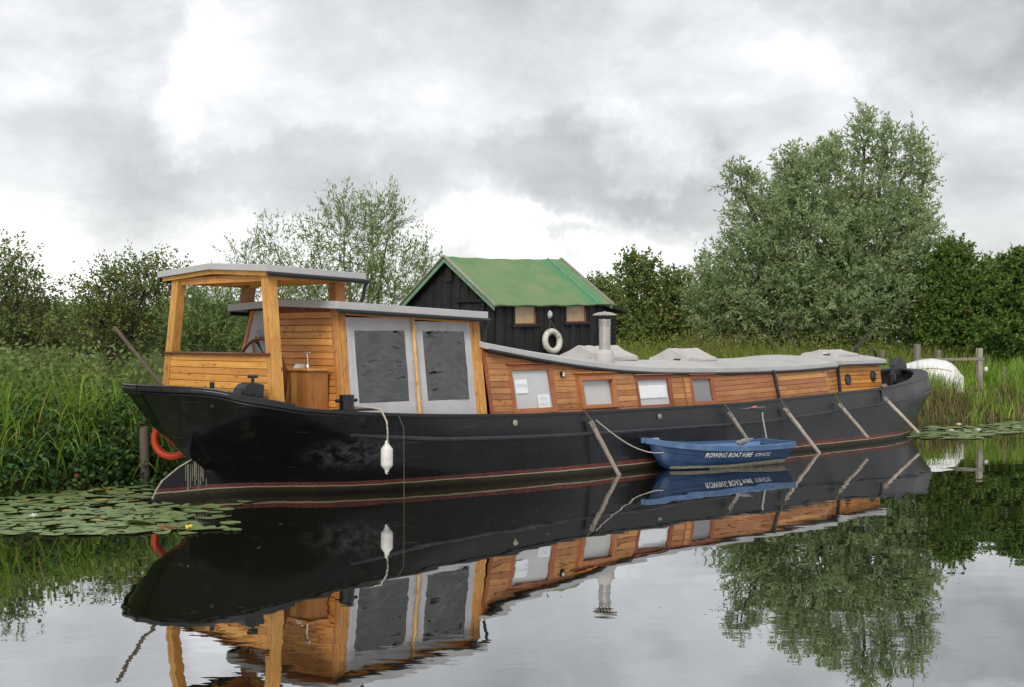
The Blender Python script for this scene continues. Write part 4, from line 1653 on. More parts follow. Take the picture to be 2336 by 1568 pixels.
def post4(name, b, t, wu, wv, mat, parent):
    b, t = Vector(b), Vector(t)
    mb = MB()
    parts = ((-0.5, -0.08), (-0.02, 0.5))
    for f0, f1 in parts:
        q = []
        for p in (b, t):
            q += [p + Vector((-wu / 2, f0 * wv, 0)), p + Vector((wu / 2, f0 * wv, 0)), p + Vector((wu / 2, f1 * wv, 0)), p + Vector((-wu / 2, f1 * wv, 0))]
        mb.hexa(q)
    q = []
    for p in (b, t):
        q += [p + Vector((-wu / 2 + 0.015, -0.08 * wv, 0)), p + Vector((wu / 2 - 0.015, -0.08 * wv, 0)), p + Vector((wu / 2 - 0.015, -0.02 * wv, 0)), p + Vector((-wu / 2 + 0.015, -0.02 * wv, 0))]
    mb.hexa(q)
    return mb.build(name, mat, parent, bevel=0.006)


post4('canopy_post', (-6.03, 0.535, 1.36), (-6.00, 0.78, 3.19), 0.15, 0.17, M['pine_z'], barge)
post4('canopy_post', (-6.03, 3.395, 1.36), (-6.00, 3.10, 3.19), 0.15, 0.17, M['pine_z'], barge)
post4('canopy_post', (-4.74, 0.84, 2.76), (-4.72, 0.90, 3.17), 0.17, 0.17, M['pine_z'], barge)
post4('canopy_post', (-4.74, 3.22, 2.76), (-4.72, 3.14, 3.17), 0.17, 0.17, M['pine_z'], barge)

# boarded stern screen below the sill
scr = empty('stern_screen')
scr.parent = barge


def S_scr(a, z):
    return Vector((-6.06, a, z)), Vector((-1, 0, 0))


for k in range(9):
    z0 = 1.955 - 0.0985 * k
    near = 0.60 + 0.137 * (z0 - 1.15)
    far = 3.33 - 0.157 * (z0 - 1.15)
    plank_row('plank', M['pine_v'], scr, S_scr, near, far, lambda a, z0=z0: z0 - 0.0, lambda a, z0=z0: z0 + 0.0985, 0.022, 4.0, 0.003)
mb = MB()
mb.slab((-6.045, 3.25, 1.25), (-6.045, 0.66, 1.25), (-6.045, 0.70, 2.05), (-6.045, 3.20, 2.05), (-0.012, 0, 0))
mb.build('screen_backing', M['pine_v'], scr)
mb = MB()
mb.box(-6.135, -5.98, 0.60, 3.36, 2.052, 2.083)
mb.build('sill', M['mahogany'], scr, bevel=0.008)

# steering wheel and its pedestal
wh = empty('steering_wheel')
wh.parent = barge
wc = Vector((-5.40, 1.85, 1.65))
rot = Matrix.Rotation(R(90), 3, 'Y')
mb = MB()
mb.torus(wc, 0.632, 0.028, rot, 56, 10)
mb.build('rim', M['mahogany'], wh, smooth=True)
for k in range(8):
    a = k * math.pi / 4 + 0.42
    d = Vector((0, math.cos(a), math.sin(a)))
    mb = MB()
    mb.tube([wc + d * 0.06, wc + d * 0.30, wc + d * 0.62], [0.016, 0.021, 0.015], 8)
    mb.build('spoke', M['mahogany'], wh, smooth=True)
mb = MB()
mb.lathe([(0.0, -0.05), (0.09, -0.05), (0.09, 0.05), (0.0, 0.06)], wc, 18, rot)
mb.build('hub', M['mahogany'], wh, smooth=True)
mb = MB()
mb.box(-5.36, -5.02, 1.74, 1.96, 0.9, 1.78)
mb.build('wheel_pedestal', M['pine_z'], barge, bevel=0.01)

lock = empty('locker')
lock.parent = barge
for k in range(4):
    mb = MB()
    y0 = 0.84 + 0.14 * k
    mb.box(-5.27, -5.25, y0 + 0.002, y0 + 0.138, 0.95, 1.815)
    mb.build('plank', M['pine_z'], lock)
mb = MB()
mb.box(-5.25, -4.93, 0.83, 1.41, 0.95, 1.812)
mb.build('carcass', M['pine_z'], lock)
mb = MB()
mb.box(-5.30, -4.92, 0.80, 1.44, 1.815, 1.845)
mb.build('locker_top', M['pine_v'], lock, bevel=0.006)
lev = empty('throttle_lever')
lev.parent = barge
mb = MB()
mb.lathe([(0.032, 1.845), (0.03, 1.875), (0.02, 1.90), (0.0, 1.905)], (-5.12, 1.06, 0), 14)
mb.build('base', M['chrome'], lev, smooth=True)
mb = MB()
mb.tube([(-5.12, 1.06, 1.88), (-5.12, 1.075, 2.07)], [0.017, 0.011], 10)
mb.build('shaft', M['chrome'], lev, smooth=True)
mb = MB()
mb.tube([(-5.12, 1.15, 2.078), (-5.12, 1.01, 2.078)], 0.014, 10)
mb.build('handle', M['chrome'], lev, smooth=True)
mb = MB()
mb.hexa([(-5.2, 1.17, 1.848), (-5.2, 1.31, 1.848), (-5.1, 1.31, 1.848), (-5.1, 1.17, 1.848), (-5.17, 1.16, 1.91), (-5.17, 1.29, 1.91), (-5.10, 1.29, 1.91), (-5.10, 1.16, 1.91)])
mb.build('instrument_cover', M['white'], barge)

# winch, bitts and bollards
wi = empty('stern_winch')
wi.parent = barge
mb = MB()
prof = [(-0.17, 0.0), (0.15, 0.0), (0.17, 0.235), (0.02, 0.262), (-0.08, 0.245), (-0.145, 0.185), (-0.17, 0.10)]
B0 = Vector((-6.36, 0.74, 1.42))
mb.loft([[B0 + Vector((x * 0.75, s - x * 0.55, z)) for x, z in prof] for s in (-0.11, 0.11)], caps=True)
mb.build('winch_case', M['black'], wi, bevel=0.012)
mb = MB()
mb.lathe([(0.0, 0.0), (0.13, 0.0), (0.13, 0.02), (0.10, 0.03), (0.0, 0.03)], B0 + Vector((-0.02, -0.10, 0.13)), 20, Matrix.Rotation(R(90), 3, 'X'))
mb.build('drum_end', M['black'], wi, smooth=True)
mb = MB()
mb.tube([B0 + Vector((0.06, -0.02, 0.24)), B0 + Vector((0.06, -0.02, 0.33))], 0.022, 10)
mb.tube([B0 + Vector((0.0, 0.02, 0.345)), B0 + Vector((0.12, -0.06, 0.345))], 0.024, 8)
mb.build('cap_screw', M['black'], wi, smooth=True)
mb = MB()
mb.lathe([(0.04, 1.35), (0.04, 1.60), (0.032, 1.605), (0.032, 1.69), (0.0, 1.695)], (-6.80, 0.95, 0), 12)
mb.build('stern_bitt', M['black'], barge, smooth=True)


def bollard(name, u, v, z0, z1, r, plate):
    root = empty(name)
    root.parent = barge
    mb = MB()
    mb.lathe([(r, z0), (r, z1 - 0.015), (r * 1.04, z1 - 0.012), (r * 1.04, z1), (r * 0.5, z1 + 0.004), (0, z1 + 0.004)], (u, v, 0), 20)
    mb.build('post', M['black'], root, smooth=True)
    mb = MB()
    zc = z1 - 0.08
    mb.tube([(u - r - 0.085, v, zc), (u + r + 0.075, v, zc)], 0.024, 8)
    mb.build('cross_pin', M['black'], root, smooth=True)
    mb = MB()
    mb.box(u + plate[0], u + plate[1], v - 0.11, v + 0.12, z0 - 0.03, z0)
    mb.build('base_plate', M['black'], root)
    return root


bollard('bollard', -5.08, 0.20, 1.285, 1.488, 0.105, (-0.20, 0.50))
bollard('bollard', 11.20, 0.66, 1.0, 1.44, 0.10, (-0.16, 0.30))
# fairlead post on the bow rail
mb = MB()
mb.tube([(9.55, 0.03, 0.82), (9.55, 0.0, 1.23)], 0.03, 8)
mb.build('rail_stanchion', M['black'], barge, smooth=True)

# anchor windlass and stem head
wl_ = empty('anchor_windlass')
wl_.parent = barge
mb = MB()
for v in (1.55, 2.25):
    mb = MB()
    mb.box(11.75, 12.05, v - 0.04, v + 0.04, 1.0, 1.75)
    mb.build('windlass_cheek', M['black'], wl_, bevel=0.01)
mb = MB()
mb.tube([(11.9, 1.4, 1.60), (11.9, 2.4, 1.60)], 0.11, 14)
mb.build('windlass_drum', M['black'], wl_, smooth=True)
mb = MB()
mb.tube([(11.78, 1.9, 1.80), (11.72, 1.9, 2.0), (12.32, 1.9, 2.385)], [0.035, 0.04, 0.032], 8)
mb.tube([(11.62, 1.9, 1.92), (11.70, 1.9, 2.06)], 0.045, 8)
mb.build('windlass_handle', M['black'], wl_, smooth=True)
mb = MB()
mb.torus((12.50, 1.9, 1.78), 0.22, 0.025, Matrix.Rotation(R(90), 3, 'X'), 22, 8, 0.0, math.pi)
mb.build('chain_guard', M['black'], wl_, smooth=True)
mb = MB()
prof = [(13.62, 1.35), (14.26, 1.35), (14.22, 1.60), (13.95, 1.80), (13.72, 1.80), (13.62, 1.60)]
mb.loft([[Vector((u, C0 + s, z)) for u, z in prof] for s in (-0.07, 0.07)], caps=True)
mb.build('stem_head', M['iron_grey'], barge, bevel=0.01)
# small pale outlets in the bulwark
for u in (-1.9, 1.72):
    mb = MB()
    z = 0.955 if u < 0 else 0.90
    y = C0 - (half(6, u) + half(5, u)) / 2
    mb.lathe([(0.035, 0.0), (0.05, 0.006), (0.042, 0.03), (0.0, 0.035)], (u, y - 0.002, z), 12, Matrix.Rotation(R(90), 3, 'X'))
    mb.build('hull_outlet', M['scum'], barge, smooth=True)
# flagstaff raked over the stern
mb = MB()
mb.tube([(-6.80, 2.0, 1.45), (-7.62, 2.10, 2.44)], [0.030, 0.026], 10)
mb.build('flagstaff', M['staff_wood'], barge, smooth=True)

# ------------------------------------------------------------------ things hung from the barge
fe = empty('fender', W(-4.62, -0.13, 0.0), BROT)
tag(fe, 'scuffed white sausage fender hanging on a rope against the black hull', 'fender')
mb = MB()
mb.lathe([(0.0, 0.36), (0.016, 0.36), (0.026, 0.375), (0.03, 0.41), (0.05, 0.44), (0.082, 0.475), (0.086, 0.50), (0.086, 0.70), (0.080, 0.725), (0.05, 0.762), (0.03, 0.785), (0.028, 0.82), (0.018, 0.835), (0.0, 0.836)], n=18)
mb.build('fender_body', M['fender'], fe, smooth=True)
mb = MB()
for z in (0.383, 0.812):
    mb.lathe([(0.0, 0), (0.012, 0), (0.012, 0.004), (0, 0.004)], (-0.004, -0.0285, z), 10, Matrix.Rotation(R(90), 3, 'X'))
mb.build('eye', M['black'], fe)
mb = MB()
mb.tube([(0, -0.01, 0.81), (0.004, -0.012, 0.95), (0, 0.0, 1.10), (0.0, 0.13, 1.272), (-0.1, 0.30, 1.30), (-0.42, 0.42, 1.31)], 0.013, 8)
mb.build('lanyard', M['rope'], fe, smooth=True)
mb = MB()
for z in (0.87, 0.905, 0.94, 0.975, 1.05):
    mb.torus((0.002, -0.011, z), 0.013, 0.004, None, 12, 5)
mb.build('whipping', M['plastic'], fe)

# thin line hanging into the water beside it
mb = MB()
p = W(-4.28, 0.0, 0)
mb.tube([W(-4.28, 0.03, 1.19), W(-4.28, -0.10, 1.0), W(-4.28, -0.11, -0.3)], 0.0045, 5)
o = mb.build('mooring_line', M['rope_dark'])
tag(o, 'thin dark line hanging straight down the hull into the water beside the fender', 'line')

POLES = [  # top u,v,z   bottom u,v,z   radius, rope?, label
    ((-0.20, -0.09, 0.90), (0.38, -0.39, -0.25), 0.042, 'pale wooden pole leaning off the hull, nearest to the wheelhouse'),
    ((3.72, -0.09, 0.89), (4.40, -0.46, -0.15), 0.040, 'pale wooden pole leaning off the hull behind the blue rowing boat'),
    ((5.60, -0.09, 0.90), (6.34, -0.45, -0.05), 0.042, 'pale wooden pole leaning off the hull just past the rowing boat stern'),
    ((7.62, -0.09, 0.92), (7.98, -0.56, 0.22), 0.040, 'short pale pole hung off the hull, its foot clear of the water'),
    ((9.53, -0.07, 0.99), (9.90, -0.70, 0.22), 0.040, 'pale wooden pole hung off the hull nearest to the bow'),
]
for i, (a, b, r, lab) in enumerate(POLES):
    root = empty('hull_pole', W(*a))
    tag(root, lab, 'pole', 'poles hung along the barge side')
    A, B = W(*a) - W(*a), W(*b) - W(*a)
    d = (B - A).normalized()
    mb = MB()
    n = 9
    path = [A.lerp(B, k / n) + Vector((random.uniform(-1, 1), random.uniform(-1, 1), random.uniform(-1, 1))) * 0.004 for k in range(n + 1)]
    mb.tube(path, [r * (1.05 - 0.25 * k / n) for k in range(n + 1)], 10)
    mb.build('pole_shaft', M['pole_wood'], root, smooth=True)
    mb = MB()
    top = W(a[0] - 0.02, 0.02, spline(ZG, a[0]) + 0.03) - W(*a)
    mb.tube([A + d * 0.10 + Vector((0, -0.04, 0)), A + Vector((0.0, -0.045, 0.05)), top + Vector((0, -0.06, -0.02)), top + Vector((0, -0.02, 0.012)), top + Vector((0.02, 0.06, 0.0))], 0.009, 6)
    mb.torus(A + d * 0.10, r * 1.02, 0.009, d.to_track_quat('Z', 'Y').to_matrix(), 14, 5)
    mb.build('lashing', M['rope_dark'], root, smooth=True)

# orange ring over the stern quarter, on the mooring post behind
mb = MB()
mb.tube([(0, 0, -0.3), (0.01, 0.0, 0.5), (0.0, 0.01, 1.02)], [0.085, 0.08, 0.075], 10)
o = mb.build('mooring_post', M['staff_wood'], smooth=True)
o.location = W(-5.95, 4.25, -0.15)
tag(o, 'dark weathered timber post in the reeds behind the barge stern', 'post')
mb = MB()
rot = Matrix.Rotation(R(78), 3, 'X') @ Matrix.Rotation(R(0), 3, 'Z')
mb.torus((0, 0, 0), 0.275, 0.058, rot, 40, 12)
o = mb.build('lifering', M['orange'], smooth=True)
o.location = W(-6.06, 3.2, 0.765)
tag(o, 'orange ring float half hidden behind the black stern', 'life ring')
ringo = o
mb = MB()
mb.tube([Vector((0.02, 0, 0.30)), Vector((0.05, 0.5, 0.42)), Vector((0.1, 1.0, 0.25))], 0.008, 6)
mb.build('lanyard', M['rope_dark'], o)

# ------------------------------------------------------------------ blue rowing boat
DTH = R(30.5)
din = empty('rowing_boat', (2.30, 22.62, 0.0), DTH)
tag(din, 'small blue moulded rowing boat with white hire lettering tied alongside the barge', 'rowing boat')
LD = 2.98


def dsec(t, k):
    """half-section point k (0 keel .. 1 gunwale) at station t (0 stem .. 1 transom), local."""
    keelz = lerp_table([(0, 0.10), (0.06, 0.03), (0.2, -0.05), (0.6, -0.09), (1, -0.03)], t)
    sheer = 0.56 - 0.30 * t + 0.135 * t * t
    sheer = spline(DSH, t)
    hb = spline(DHB, t)
    x = 0.33 * (1 - t) ** 6 * (1 - k) ** 1.1 + LD * t - 0.10 * t * (1 - k)
    y = hb * (math.sin(k * math.pi / 2) ** 0.62 if k > 0 else 0) * (0.80 + 0.20 * k)
    z = keelz + (sheer - keelz) * (k ** 1.45)
    return x, y, z


DSH = [(0, 0.565), (0.12, 0.495), (0.35, 0.425), (0.6, 0.392), (0.85, 0.388), (1, 0.398)]
DHB = [(0, 0.035), (0.05, 0.16), (0.12, 0.28), (0.25, 0.41), (0.45, 0.51), (0.7, 0.53), (0.9, 0.49), (1, 0.45)]
NT, NK = 26, 14
strakes = [0.30, 0.52, 0.74]


def lap(k):
    """clinker-style steps in the moulding"""
    d = 0.0
    for s in strakes:
        if k >= s:
            d = 0.014 * (1 - (k - s) / 0.24) if k - s < 0.24 else 0.0
    return d


mb = MB()
ks = sorted(set([i / NK for i in range(NK + 1)] + [s - 0.001 for s in strakes] + strakes))
for side in (1, -1):
    rings = []
    for i in range(NT + 1):
        t = (i / NT) ** 1.4
        ring = []
        for k in ks:
            x, y, z = dsec(t, k)
            y = max(0.0, y + (lap(k) if y > 0.05 else 0))
            ring.append(Vector((x, -side * y, z)))
        rings.append(ring if side > 0 else ring[::-1])
    mb.loft(rings, closed=False)
# transom
ring = [Vector((dsec(1, k)[0], -dsec(1, k)[1], dsec(1, k)[2])) for k in ks] + [Vector((dsec(1, k)[0], dsec(1, k)[1], dsec(1, k)[2])) for k in ks[::-1]]
mb.add(ring, [tuple(range(len(ring)))])
dh = mb.build('boat_hull', M['blue'], din, smooth=True)
dh.modifiers.clear()
e = dh.modifiers.new('edges', 'EDGE_SPLIT')
e.split_angle = R(28)
mb = MB()
for side in (1, -1):
    rings = []
    for i in range(NT + 1):
        t = 0.03 + 0.955 * (i / NT)
        rings.append([Vector((dsec(t, k)[0], -side * max(0, dsec(t, k)[1] - 0.035), dsec(t, k)[2] + 0.025)) for k in (0, .15, .3, .45, .6, .8, .97)])
    mb.loft([r[::-1] for r in rings] if side > 0 else rings, closed=False)
mb.build('inside_skin', M['blue_in'], din, smooth=True)
# broad rolled gunwale
mb = MB()
pathn, pathf = [], []
for side in (1, -1):
    rings = []
    for i in range(NT + 1):
        t = (i / NT) ** 1.4
        x, y, z = dsec(t, 1)
        y = max(y, 0.02)
        o_, in_ = y + 0.030, max(0.0, y - 0.05)
        rings.append([Vector((x - (0.05 if t < 0.02 else 0), -side * o_, z - 0.085)), Vector((x - (0.05 if t < 0.02 else 0), -side * (o_ + 0.006), z + 0.0)), Vector((x, -side * (y + 0.01), z + 0.014)), Vector((x, -side * in_, z + 0.008)), Vector((x, -side * in_, z - 0.03)), Vector((x, -side * y, z - 0.085))])
    mb.loft(rings if side < 0 else [r[::-1] for r in rings], closed=True, caps=True)
x, y, z = dsec(1, 1)
mb.box(x - 0.05, x + 0.02, -y - 0.03, y + 0.03, z - 0.07, z + 0.022)
mb.build('gunwale', M['blue_rim'], din, smooth=True)
for t0, t1 in ((0.30, 0.38), (0.58, 0.66), (0.87, 0.98)):
    y = dsec((t0 + t1) / 2, 0.7)[1] - 0.04
    mb = MB()
    mb.box(LD * t0, LD * t1, -y, y, 0.19, 0.225)
    mb.build('thwart', M['blue_in'], din, bevel=0.01)
# scum line and weed along the bottom
for nm, k0, k1, mt, ta, tb in (('scum_band', 0.50, 0.585, 'scum', 0.10, 1.0), ('weed_band', 0.30, 0.50, 'scum', 0.40, 1.0)):
    mb = MB()
    for side in (1, -1):
        rings = []
        for i in range(NT + 1):
            t = ta + (tb - ta) * i / NT
            keelz, sh = dsec(t, 0)[2], dsec(t, 1)[2]
            fz = lambda z: max(0.02, (max(0.0, (z - keelz) / (sh - keelz))) ** (1 / 1.45))
            za, zb = (0.022, 0.055 + 0.045 * t + 0.012 * math.sin(9 * t)) if nm == 'scum_band' else (-0.03, 0.024 + 0.01 * math.sin(14 * t))
            ring = []
            for k in np.linspace(fz(za), fz(zb), 4):
                x, y, z = dsec(t, k)
                ring.append(Vector((x, -side * (y + 0.0175), z)))
            rings.append(ring if side > 0 else ring[::-1])
        mb.loft(rings, closed=False)
    mb.build(nm, M[mt], din, smooth=True)


def dsurf(x, z):
    """near-side skin at local x, height z"""
    t = min(1, max(0.0, x / LD))
    keelz, sh = dsec(t, 0)[2], dsec(t, 1)[2]
    k = max(0.02, (max(0.0, (z - keelz) / (sh - keelz))) ** (1 / 1.45))
    return -(dsec(t, min(k, 1))[1] + lap(min(k, 1)) + 0.006)


def letter(txt, x0, z0, size, shear, slope, sx=1.0, bold=0.004):
    me = text_mesh(txt, size, shear, bold)
    wd = max(v.co.x for v in me.vertices)
    for vtx in me.vertices:
        x = x0 + vtx.co.x * sx
        z = z0 + vtx.co.y + slope * vtx.co.x * sx
        vtx.co = Vector((x, dsurf(x, z) - 0.010, z))
    link_mesh('lettering', me, M['white'], din)
    return wd * sx


wd = letter('ROWING BOAT HIRE', 0.95, 0.222, 0.118, 0.30, -0.028, 0.84, 0.002)
letter('07789 867202', 0.95 + wd + 0.05, 0.195, 0.092, 0.25, -0.005, 0.66, 0.0006)
# pale cleat on the stem and the painter's eye
mb = MB()
mb.box(0.13, 0.27, -0.03, 0.03, 0.515, 0.560)
mb.build('stem_cleat', M['cover'], din, bevel=0.005)
mb = MB()
mb.lathe([(0.0, 0.0), (0.05, 0.0), (0.045, 0.02), (0.0, 0.022)], (0.34, -0.145, 0.335), 14, Matrix.Rotation(R(90), 3, 'X') @ Matrix.Rotation(R(30), 3, 'Y'))
mb.build('painter_eye', M['blue'], din, smooth=True)

# painter from the barge rail to the stem
A, B = W(-0.05, -0.08, 0.92), din.matrix_basis @ Vector((0.36, -0.17, 0.34))
mb = MB()
path = []
for i in range(15):
    t = i / 14
    p = A.lerp(B, t)
    p.z -= 0.18 * 4 * t * (1 - t) * (1.0 + 0.5 * (t - 0.5))
    path.append(p)
mb.tube(path, 0.010, 6)
o = mb.build('painter_rope', M['rope'], smooth=True)
tag(o, 'slack pale rope from the barge rail to the rowing boat bow', 'rope')

# electric outboard tipped up on the far gunwale
mot = empty('outboard_motor', (4.66, 24.62, 0.0), 0)
tag(mot, 'black electric outboard with red-topped head standing up from the rowing boat', 'outboard motor')
mb = MB()
mb.hexa([(-0.22, -0.03, 0.955), (0.06, -0.05, 0.90), (0.06, 0.05, 0.90), (-0.22, 0.03, 0.955), (-0.20, -0.025, 0.995), (0.08, -0.045, 1.012), (0.08, 0.045, 1.012), (-0.20, 0.025, 0.995)])
mb.build('motor_head', M['plastic'], mot, bevel=0.015)
mb = MB()
mb.tube([(-0.20, 0, 0.975), (-0.30, 0, 0.955), (-0.39, 0, 0.95)], [0.02, 0.018, 0.02], 8)
mb.build('tiller', M['plastic'], mot, smooth=True)
mb = MB()
mb.hexa([(-0.20, -0.03, 0.985), (-0.09, -0.045, 0.99), (-0.09, 0.045, 0.99), (-0.20, 0.03, 0.985), (-0.17, -0.022, 1.005), (-0.085, -0.035, 1.02), (-0.085, 0.035, 1.02), (-0.17, 0.022, 1.005)])
mb.build('head_cap', M['red'], mot, bevel=0.004)
mb = MB()
mb.tube([(0.02, 0, 0.92), (0.03, 0, 0.80), (0.11, 0.0, 0.36), (0.14, 0.0, 0.16)], [0.024, 0.019, 0.019, 0.019], 10)
mb.build('shaft', M['steel'], mot, smooth=True)
mb = MB()
mb.tube([(-0.01, -0.02, 0.91), (-0.02, -0.03, 0.6), (0.0, -0.02, 0.35)], 0.007, 6)
mb.build('cable', M['plastic'], mot, smooth=True)
mb = MB()
mb.box(0.02, 0.15, -0.05, 0.05, 0.30, 0.42)
mb.box(-0.02, 0.02, -0.06, 0.06, 0.26, 0.46)
mb.build('clamp_bracket', M['plastic'], mot, bevel=0.01)
mb = MB()
mb.lathe([(0.03, 0.36), (0.036, 0.37), (0.036, 0.40), (0.03, 0.41)], (0.105, 0, 0), 12)
mb.build('depth_collar', M['red'], mot, smooth=True)

# grey bird perched on the near gunwale
bird = empty('bird', (4.09, 23.245, 0.385), R(18))
tag(bird, 'grey pigeon-like bird with dark tail perched on the rowing boat gunwale', 'bird')
sec = [(-0.115, 0.030, 0.008, 0.010), (-0.10, 0.028, 0.024, 0.026), (-0.075, 0.040, 0.036, 0.040), (-0.045, 0.060, 0.045, 0.050), (0.0, 0.075, 0.050, 0.055), (0.05, 0.088, 0.046, 0.046), (0.10, 0.102, 0.034, 0.032), (0.15, 0.116, 0.020, 0.018), (0.19, 0.122, 0.012, 0.010)]
rings = []
for x, z, ry, rz in sec:
    rings.append([Vector((x, ry * math.cos(a), z + rz * math.sin(a))) for a in np.linspace(0, 2 * math.pi, 14, endpoint=False)])
mb = MB()
mb.loft(rings, caps=True)
# folded head and bill against the breast
rings = []
for x, z, r in ((-0.06, 0.055, 0.034), (-0.095, 0.066, 0.036), (-0.125, 0.060, 0.032), (-0.145, 0.048, 0.020), (-0.158, 0.040, 0.010), (-0.178, 0.030, 0.004)):
    rings.append([Vector((x, r * math.cos(a), z + r * math.sin(a))) for a in np.linspace(0, 2 * math.pi, 12, endpoint=False)])
mb.loft(rings, caps=True)
mb.build('bird_body', M['bird'], bird, smooth=True)
for s in (-1, 1):
    mb = MB()
    prof = [(-0.07, 0.075), (-0.02, 0.108), (0.06, 0.118), (0.15, 0.130), (0.20, 0.134), (0.15, 0.100), (0.07, 0.072), (-0.02, 0.058)]
    mb.loft([[Vector((x, s * (0.046 - 0.16 * max(0, x - 0.02) + d), z)) for x, z in prof] for d in (0.0, 0.010)], caps=True)
    mb.build('wing', M['bird'], bird, bevel=0.004)
mb = MB()
mb.hexa([(0.14, -0.016, 0.110), (0.27, -0.020, 0.122), (0.27, 0.020, 0.122), (0.14, 0.016, 0.110), (0.14, -0.016, 0.124), (0.27, -0.018, 0.130), (0.27, 0.018, 0.130), (0.14, 0.016, 0.124)])
mb.build('tail', M['bird_dark'], bird)
for s in (-1, 1):
    mb = MB()
    mb.tube([(0.0, s * 0.018, 0.04), (0.0, s * 0.02, 0.0)], 0.005, 6)
    mb.tube([(-0.03, s * 0.02, 0.002), (0.012, s * 0.02, 0.002)], 0.004, 5)
    mb.build('foot', M['pink'], bird)

# ------------------------------------------------------------------ black shed with green roof
SA = R(42)
shed = empty('shed', (-1.556, 31.15, 0.85), SA)
tag(shed, 'black tarred wooden shed with a green felt gable roof behind the barge', 'shed')
TL = 0.024                                # it has settled towards one end


def SH(x, y, z):
    return Vector((x, y, z - 0.85 + TL * x))


GX, EX, NY, FY = 0.14, 3.62, -1.60, 1.60
ZR, ZE = 4.215, 3.065
rz = lambda y: ZR - (ZR - ZE) * abs(y) / 1.76


def tar_board(x0, x1, fn, parent, thick=0.02, axis='x', y=NY, sign=-1):
    pass


nearw = empty('shed_wall')
nearw.parent = shed
mb = MB()
# structural backing, window holes left open
WSH = [(0.70, 1.385, 2.585, 3.015), (2.36, 3.05, 2.61, 3.04)]
xs = sorted([GX, EX] + [w[0] for w in WSH] + [w[1] for w in WSH])
for a, b in zip(xs, xs[1:]):
    w = next((w for w in WSH if abs(w[0] - a) < 1e-6), None)
    spans = [(0.7, w[2]), (w[3], ZE + 0.08)] if w else [(0.7, ZE + 0.08)]
    for lo, hi in spans:
        mb.slab(SH(a, NY, lo), SH(b, NY, lo), SH(b, NY, hi), SH(a, NY, hi), (0, -0.04, 0))
mb.slab(SH(GX, FY, 0.7), SH(GX, NY, 0.7), SH(GX, NY, ZE + 0.07), SH(GX, FY, ZE + 0.07), (-0.04, 0, 0))
mb.add([SH(GX, FY, ZE + 0.07), SH(GX, NY, ZE + 0.07), SH(GX, 0, ZR - 0.05)], [(0, 1, 2)])
mb.slab(SH(EX, NY, 0.7), SH(EX, FY, 0.7), SH(EX, FY, ZE + 0.07), SH(EX, NY, ZE + 0.07), (0.04, 0, 0))
mb.add([SH(EX, NY, ZE + 0.07), SH(EX, FY, ZE + 0.07), SH(EX, 0, ZR - 0.05)], [(0, 1, 2)])
mb.slab(SH(EX, FY, 0.7), SH(GX, FY, 0.7), SH(GX, FY, ZE + 0.07), SH(EX, FY, ZE + 0.07), (0, 0.04, 0))
mb.build('wall_frame', M['tar_trim'], nearw)
# vertical boards, lapped: every second one stands proud
x = GX
k = 0
while x < EX - 0.02:
    wdt = random.uniform(0.13, 0.19)
    x1 = min(x + wdt, EX)
    out = 0.022 if k % 2 else 0.040
    mid = 0.5 * (x + x1)
    w = next((w for w in WSH if w[0] - 0.05 < mid < w[1] + 0.05), None)
    spans = [(0.72, w[2] - 0.05), (w[3] + 0.04, ZE + 0.06)] if w else [(0.72, ZE + 0.06)]
    for lo, hi in spans:
        if hi - lo < 0.03:
            continue
        mb = MB()
        mb.slab(SH(x + 0.003, NY - out, lo), SH(x1 - 0.003, NY - out, lo), SH(x1 - 0.003, NY - out, hi), SH(x + 0.003, NY - out, hi), (0, -out + 0.001, 0))
        mb.build('board', M['tar'], nearw)
    x = x1 - 0.012
    k += 1
gab = empty('shed_gable')
gab.parent = shed
y = NY
k = 0
DY0, DY1, DZ = -1.25, -0.36, 3.12
while y < FY - 0.02:
    y1 = min(y + random.uniform(0.14, 0.20), FY)
    out = 0.022 if k % 2 else 0.040
    mid = 0.5 * (y + y1)
    lo = DZ if DY0 < mid < DY1 else 0.72
    za, zb = rz(y) - 0.03, rz(y1) - 0.03
    if y < 0 < y1:
        za = zb = rz(max(abs(y), abs(y1))) - 0.03
    mb = MB()
    mb.slab(SH(GX - out, y1 - 0.003, lo), SH(GX - out, y + 0.003, lo), SH(GX - out, y + 0.003, za), SH(GX - out, y1 - 0.003, zb), (-out + 0.001, 0, 0))
    mb.build('board', M['tar'], gab)
    y = y1 - 0.012
    k += 1
mb = MB()
mb.slab(SH(GX - 0.07, 0.14, 3.62), SH(GX - 0.07, -0.10, 3.62), SH(GX - 0.07, -0.10, 4.08), SH(GX - 0.07, 0.14, 4.08), (-0.028, 0, 0))
mb.build('gable_patch', M['tar'], gab)
sdoor = empty('shed_door')
sdoor.parent = shed
for k in range(5):
    y0 = DY0 + 0.02 + k * 0.17
    mb = MB()
    mb.slab(SH(GX - 0.015, y0 + 0.166, 0.85), SH(GX - 0.015, y0, 0.85), SH(GX - 0.015, y0, DZ - 0.03), SH(GX - 0.015, y0 + 0.166, DZ - 0.03), (-0.014, 0, 0))
    mb.build('board', M['tar'], sdoor)
mb = MB()
mb.slab(SH(GX - 0.075, DY1 + 0.12, DZ), SH(GX - 0.075, DY0 - 0.06, DZ), SH(GX - 0.075, DY0 - 0.06, DZ + 0.06), SH(GX - 0.075, DY1 + 0.12, DZ + 0.06), (-0.035, 0, 0))
for a in (DY0 - 0.03, DY1):
    mb.slab(SH(GX - 0.06, a + 0.06, 0.85), SH(GX - 0.06, a, 0.85), SH(GX - 0.06, a, DZ), SH(GX - 0.06, a + 0.06, DZ), (-0.02, 0, 0))
mb.build('door_frame', M['tar_trim'], sdoor)
